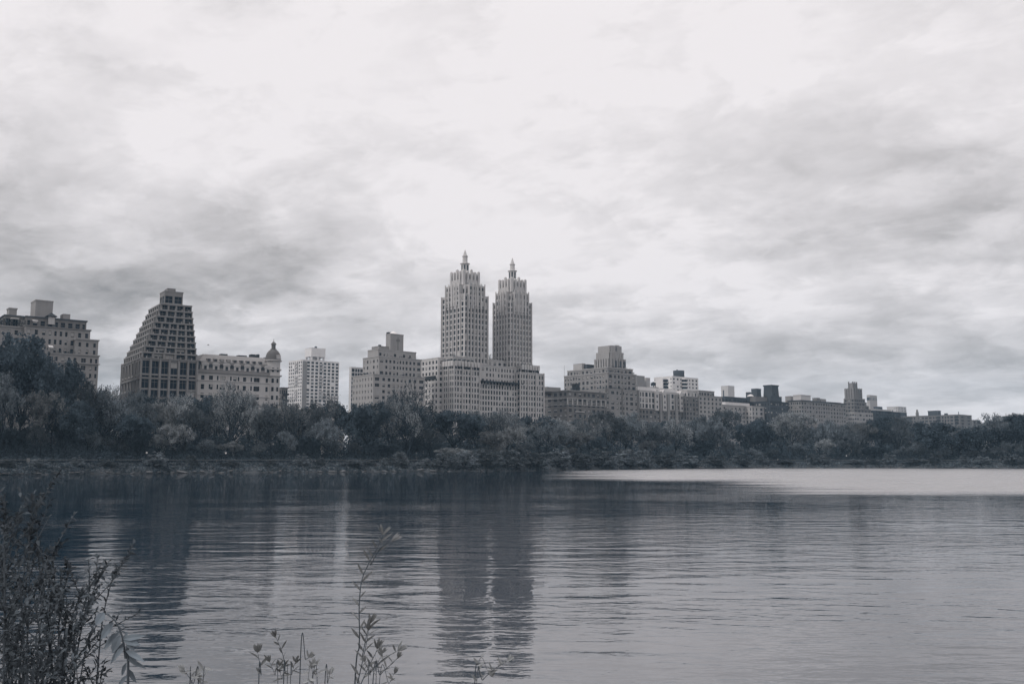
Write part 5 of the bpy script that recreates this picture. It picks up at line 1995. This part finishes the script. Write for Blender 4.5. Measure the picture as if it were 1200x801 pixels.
def big_shrub():
    rnd = random.Random(5)
    bx, by = -2.15, 4.4
    root = empty('shrub', (bx, by, near_z(by)), 0, 'big leafy shrub on the near bank filling the lower left corner', 'bush')
    o0 = Vector(root.location)
    st, lf = MB(), MB()
    tips = []
    # main shoots end where the outline of the bush is
    ends = [(40, 578, 4.2), (38, 582, 4.3), (5, 584, 4.0), (-10, 600, 4.0), (22, 610, 4.4), (30, 640, 4.2), (60, 640, 4.4), (84, 662, 4.3), (122, 662, 4.4), (136, 664, 4.5), (108, 682, 4.2), (112, 700, 4.3), (95, 720, 4.0),
            (70, 690, 4.2), (50, 665, 4.1), (20, 650, 3.9), (0, 640, 4.2), (78, 745, 4.0), (104, 745, 4.2), (116, 775, 4.1), (40, 700, 3.9), (60, 730, 3.8), (15, 700, 4.1), (-20, 650, 4.4), (90, 780, 3.9),
            (30, 760, 3.8), (0, 740, 3.8), (56, 775, 3.7), (-30, 720, 4.0), (-50, 640, 4.2), (-60, 700, 4.3), (10, 620, 4.5), (96, 690, 4.5), (64, 668, 4.5), (34, 616, 4.3), (80, 708, 4.4), (46, 640, 4.5)]
    for (px, py, Y) in ends:
        e = P3(px, py, Y)
        s = Vector((bx + rnd.uniform(-.25, .35), by + rnd.uniform(-.3, .3), near_z(by)))
        m1 = s.lerp(e, .45) + Vector((rnd.uniform(-.12, .02), rnd.uniform(-.1, .1), .18))
        m2 = s.lerp(e, .8) + Vector((rnd.uniform(-.08, .0), rnd.uniform(-.05, .05), .10))
        c = stem_curve([s, m1, m2, e], 12)
        st.path([q - o0 for q in c], [.007 * (1 - .8 * i / len(c)) for i in range(len(c))], 4)
        L = len(c)
        for i in range(int(L * .35), L):
            for k in range(1 + i % 2):
                p = c[i] - o0
                d0 = (c[i] - c[i - 1]).normalized()
                d = (d0 * .6 + Vector((rnd.gauss(0, 1), rnd.gauss(0, 1), rnd.gauss(.1, .8))) * .7)
                leaf(lf, p, d, Vector((rnd.gauss(0, .4), rnd.gauss(0, .4), 1)), rnd.uniform(.022, .042), rnd.uniform(.010, .016), .3, rnd.uniform(0, 1))
            if rnd.random() < .40 and i < L - 2:         # side twigs
                d0 = (c[i] - c[i - 1]).normalized()
                d = (d0 * .7 + Vector((rnd.gauss(0, 1), rnd.gauss(0, 1), rnd.gauss(.3, .6))) * .6).normalized()
                ln = rnd.uniform(.08, .26)
                q = c[i] + d * ln
                st.tube(c[i] - o0, q - o0, .003, .0015, 3)
                nl = int(ln / .018)
                for k in range(nl):
                    p = c[i].lerp(q, (k + .5) / nl) - o0
                    dd = d * .5 + Vector((rnd.gauss(0, 1), rnd.gauss(0, 1), rnd.gauss(.1, .8))) * .7
                    for _ in range(2):
                        leaf(lf, p, dd if _ == 0 else -dd + d, Vector((rnd.gauss(0, .4), rnd.gauss(0, .4), 1)), rnd.uniform(.02, .038), rnd.uniform(.009, .015), .3, rnd.uniform(0, 1))
    st.build('stem', BARK_PALE, root)
    lf.build('foliage', LEAF_NEAR, root)


def sprig(pts, lab, name, style, seed, mat=LEAF_SPRIG, L=.05, W=.012, step=.035, r=.006, start=.3, side=None, cat='plant'):
    """a plant of one or more stems; pts: list of stems, each a list of (px, py, Y) from low to high"""
    rnd = random.Random(seed)
    e0 = P3(*pts[0][0])
    base = Vector((e0.x, e0.y, near_z(e0.y)))
    root = empty(name, base, 0, lab, cat)
    st, lf = MB(), MB()
    for si, stem in enumerate(pts):
        S = [P3(*q) for q in stem]
        if si == 0 or style == 'clump':
            S = [Vector((base.x + rnd.uniform(-.05, .05), base.y + rnd.uniform(-.04, .04), base.z))] + S
        c = stem_curve(S, 14)
        st.path([q - base for q in c], [r * (1 - .7 * i / len(c)) * (1 if si == 0 else .7) for i in range(len(c))], 5)
        acc = 0
        side_ = 1
        for i in range(1, len(c)):
            acc += (c[i] - c[i - 1]).length
            if i / len(c) < start and (si == 0 or style == 'clump'):
                continue
            if acc > step:
                acc = 0
                side_ = -side_
                d0 = (c[i] - c[i - 1]).normalized()
                sd = Vector((side_, rnd.uniform(-.6, .6), rnd.uniform(.2, .7)))
                l_ = L * rnd.uniform(.7, 1.2)
                leaf(lf, c[i] - base, d0 * .6 + sd * .8, Vector((rnd.uniform(-.3, .3), rnd.uniform(-1, 0), .7)), l_, W * rnd.uniform(.8, 1.2), .25, rnd.uniform(-.6, .8))
        for k in range(5):
            d0 = (c[-1] - c[-3]).normalized()
            leaf(lf, c[-1] - base, d0 + Vector((rnd.uniform(-.7, .7), rnd.uniform(-.4, .4), rnd.uniform(-.2, .4))), Vector((0, -1, .5)), L * .8, W, .25, .4)
    st.build('stem', BARK_PALE, root)
    lf.build('foliage', mat, root)


big_shrub()
# broad leaved sprig right of the shrub
def broad_sprig():
    rnd = random.Random(8)
    S = [P3(150, 800, 3.6), P3(147, 770, 3.6), P3(143, 745, 3.6), P3(134, 726, 3.6), P3(121, 717, 3.6)]
    base = Vector((S[0].x, S[0].y, near_z(3.6)))
    root = empty('leafy_sprout', base, 0, 'broad leaved sprig arching over beside the big shrub at lower left', 'plant')
    st = MB()
    c = stem_curve([base + Vector((.05, 0, 0))] + S, 12)
    st.path([q - base for q in c], [.006 * (1 - .7 * i / len(c)) for i in range(len(c))], 6)
    st.build('stem', BARK_PALE, root)
    lf = MB()
    # attach point px py, tip px py, width m
    for (ax, ay, tx, ty, w) in ((122, 717, 112, 732, .034), (133, 729, 117, 749, .040), (140, 741, 120, 760, .038), (141, 744, 131, 765, .036), (144, 748, 170, 744, .024), (144, 750, 165, 755, .022), (145, 752, 129, 778, .022),
                                (146, 760, 170, 775, .022), (145, 756, 134, 772, .020), (147, 765, 163, 781, .020), (148, 752, 158, 762, .02), (146, 748, 150, 740, .016), (148, 776, 142, 792, .018), (149, 782, 160, 800, .018), (150, 790, 136, 806, .02), (150, 772, 172, 783, .016)):
        a, b = P3(ax, ay, 3.6), P3(tx, ty, 3.6 + rnd.uniform(-.05, .03))
        leaf(lf, a - base, b - a, Vector((rnd.uniform(-.3, .3), -1, rnd.uniform(.3, .9))), (b - a).length, w, .25, .1)
    lf.build('leaf', LEAF_NEAR, root)


broad_sprig()
# the tall willowy weed
sprig([[(415, 820, 3.8), (421, 755, 3.8), (421, 710, 3.8), (424, 680, 3.8), (432, 660, 3.8), (443, 640, 3.8), (449, 626, 3.8)],
       [(434, 662, 3.8), (446, 642, 3.8), (459, 633, 3.8)],
       [(419, 800, 3.8), (428, 760, 3.78), (432, 738, 3.78)], [(419, 810, 3.8), (430, 785, 3.85), (440, 765, 3.85), (442, 760, 3.85)],
       [(432, 790, 3.8), (442, 778, 3.8), (452, 770, 3.8), (466, 762, 3.8)], [(424, 772, 3.8), (430, 742, 3.8), (434, 730, 3.8)]],
      'tall thin weed with narrow leaves rising over the water at lower centre', 'tall_weed', 'single', 3, L=.055, W=.010, step=.026, r=.0036)
sprig([[(436, 815, 3.7), (446, 790, 3.7), (458, 778, 3.7), (466, 770, 3.7)], [(440, 815, 3.7), (440, 785, 3.7), (448, 765, 3.7)], [(432, 815, 3.7), (434, 790, 3.7), (428, 775, 3.7)], [(444, 815, 3.7), (456, 800, 3.7), (462, 788, 3.7)]],
      'low bushy weed at the foot of the tall thin weed', 'weed', 'clump', 4, L=.034, W=.007, step=.013, r=.0026, start=.5)
sprig([[(332, 815, 3.7), (334, 785, 3.7), (331, 765, 3.7), (323, 745, 3.7)], [(326, 815, 3.7), (322, 790, 3.7), (316, 775, 3.7)], [(340, 815, 3.7), (342, 790, 3.7), (346, 775, 3.7)], [(336, 815, 3.7), (330, 795, 3.7), (328, 780, 3.7)]],
      'bushy low weed with a forked top poking up left of the tall weed', 'weed', 'clump', 5, L=.034, W=.008, step=.013, r=.0026, start=.5)
sprig([[(303, 815, 3.7), (306, 790, 3.7), (304, 775, 3.7), (302, 764, 3.7)]], 'single short sprout left of the forked weed', 'weed', 'clump', 6, L=.045, W=.013, step=.026, r=.0026, start=.5)
sprig([[(380, 815, 3.7), (384, 800, 3.7), (386, 790, 3.7)], [(372, 815, 3.7), (366, 795, 3.7), (369, 780, 3.7)], [(368, 815, 3.7), (360, 800, 3.7)]],
      'short weed right at the lower edge beside the tall weed', 'weed', 'clump', 7, L=.04, W=.012, step=.02, r=.0026, start=.5)
sprig([[(352, 776, 3.9), (358, 772, 3.9), (362, 770, 3.9)]], 'tiny leaf tuft between the forked weed and the short weed', 'weed', 'clump', 17, L=.035, W=.010, step=.03, r=.003, start=.9)
sprig([[(232, 818, 3.7), (226, 800, 3.7), (216, 785, 3.7)], [(236, 818, 3.7), (238, 800, 3.7)], [(222, 818, 3.7), (224, 800, 3.7), (230, 790, 3.7)]],
      'small weed peeking over the lower edge right of the broad leaved sprig', 'weed', 'clump', 9, L=.04, W=.012, step=.02, r=.0026, start=.5)
sprig([[(556, 815, 3.7), (566, 796, 3.7), (580, 783, 3.7), (595, 774, 3.7)], [(558, 812, 3.7), (572, 785, 3.7)]],
      'slanting weed sprig at the lower edge under the reflected towers', 'weed', 'clump', 10, L=.038, W=.010, step=.018, r=.0026, start=.5)


# ------------------------------------------------------------------ thin haze over the water
def haze():
    mb = MB()
    mb.box(-3100, 3100, -70, 2950, -3.5, 240)
    m = bpy.data.materials.new('thin_haze')
    m.use_nodes = True
    t = NT(m.node_tree)
    for n in list(t.n):
        t.n.remove(n)
    out = t.new('ShaderNodeOutputMaterial')
    v = t.n.new('ShaderNodeVolumePrincipled')
    v.inputs['Color'].default_value = rgb(0.50, 0.76, 1.0)  # blue tint added so the haze lifts dark shade towards navy
    v.inputs['Density'].default_value = 0.00013
    v.inputs['Anisotropy'].default_value = 0.0
    t.l.new(v.outputs[0], out.inputs['Volume'])
    o = mb.build('haze', m)
    o['kind'] = 'stuff'


haze()
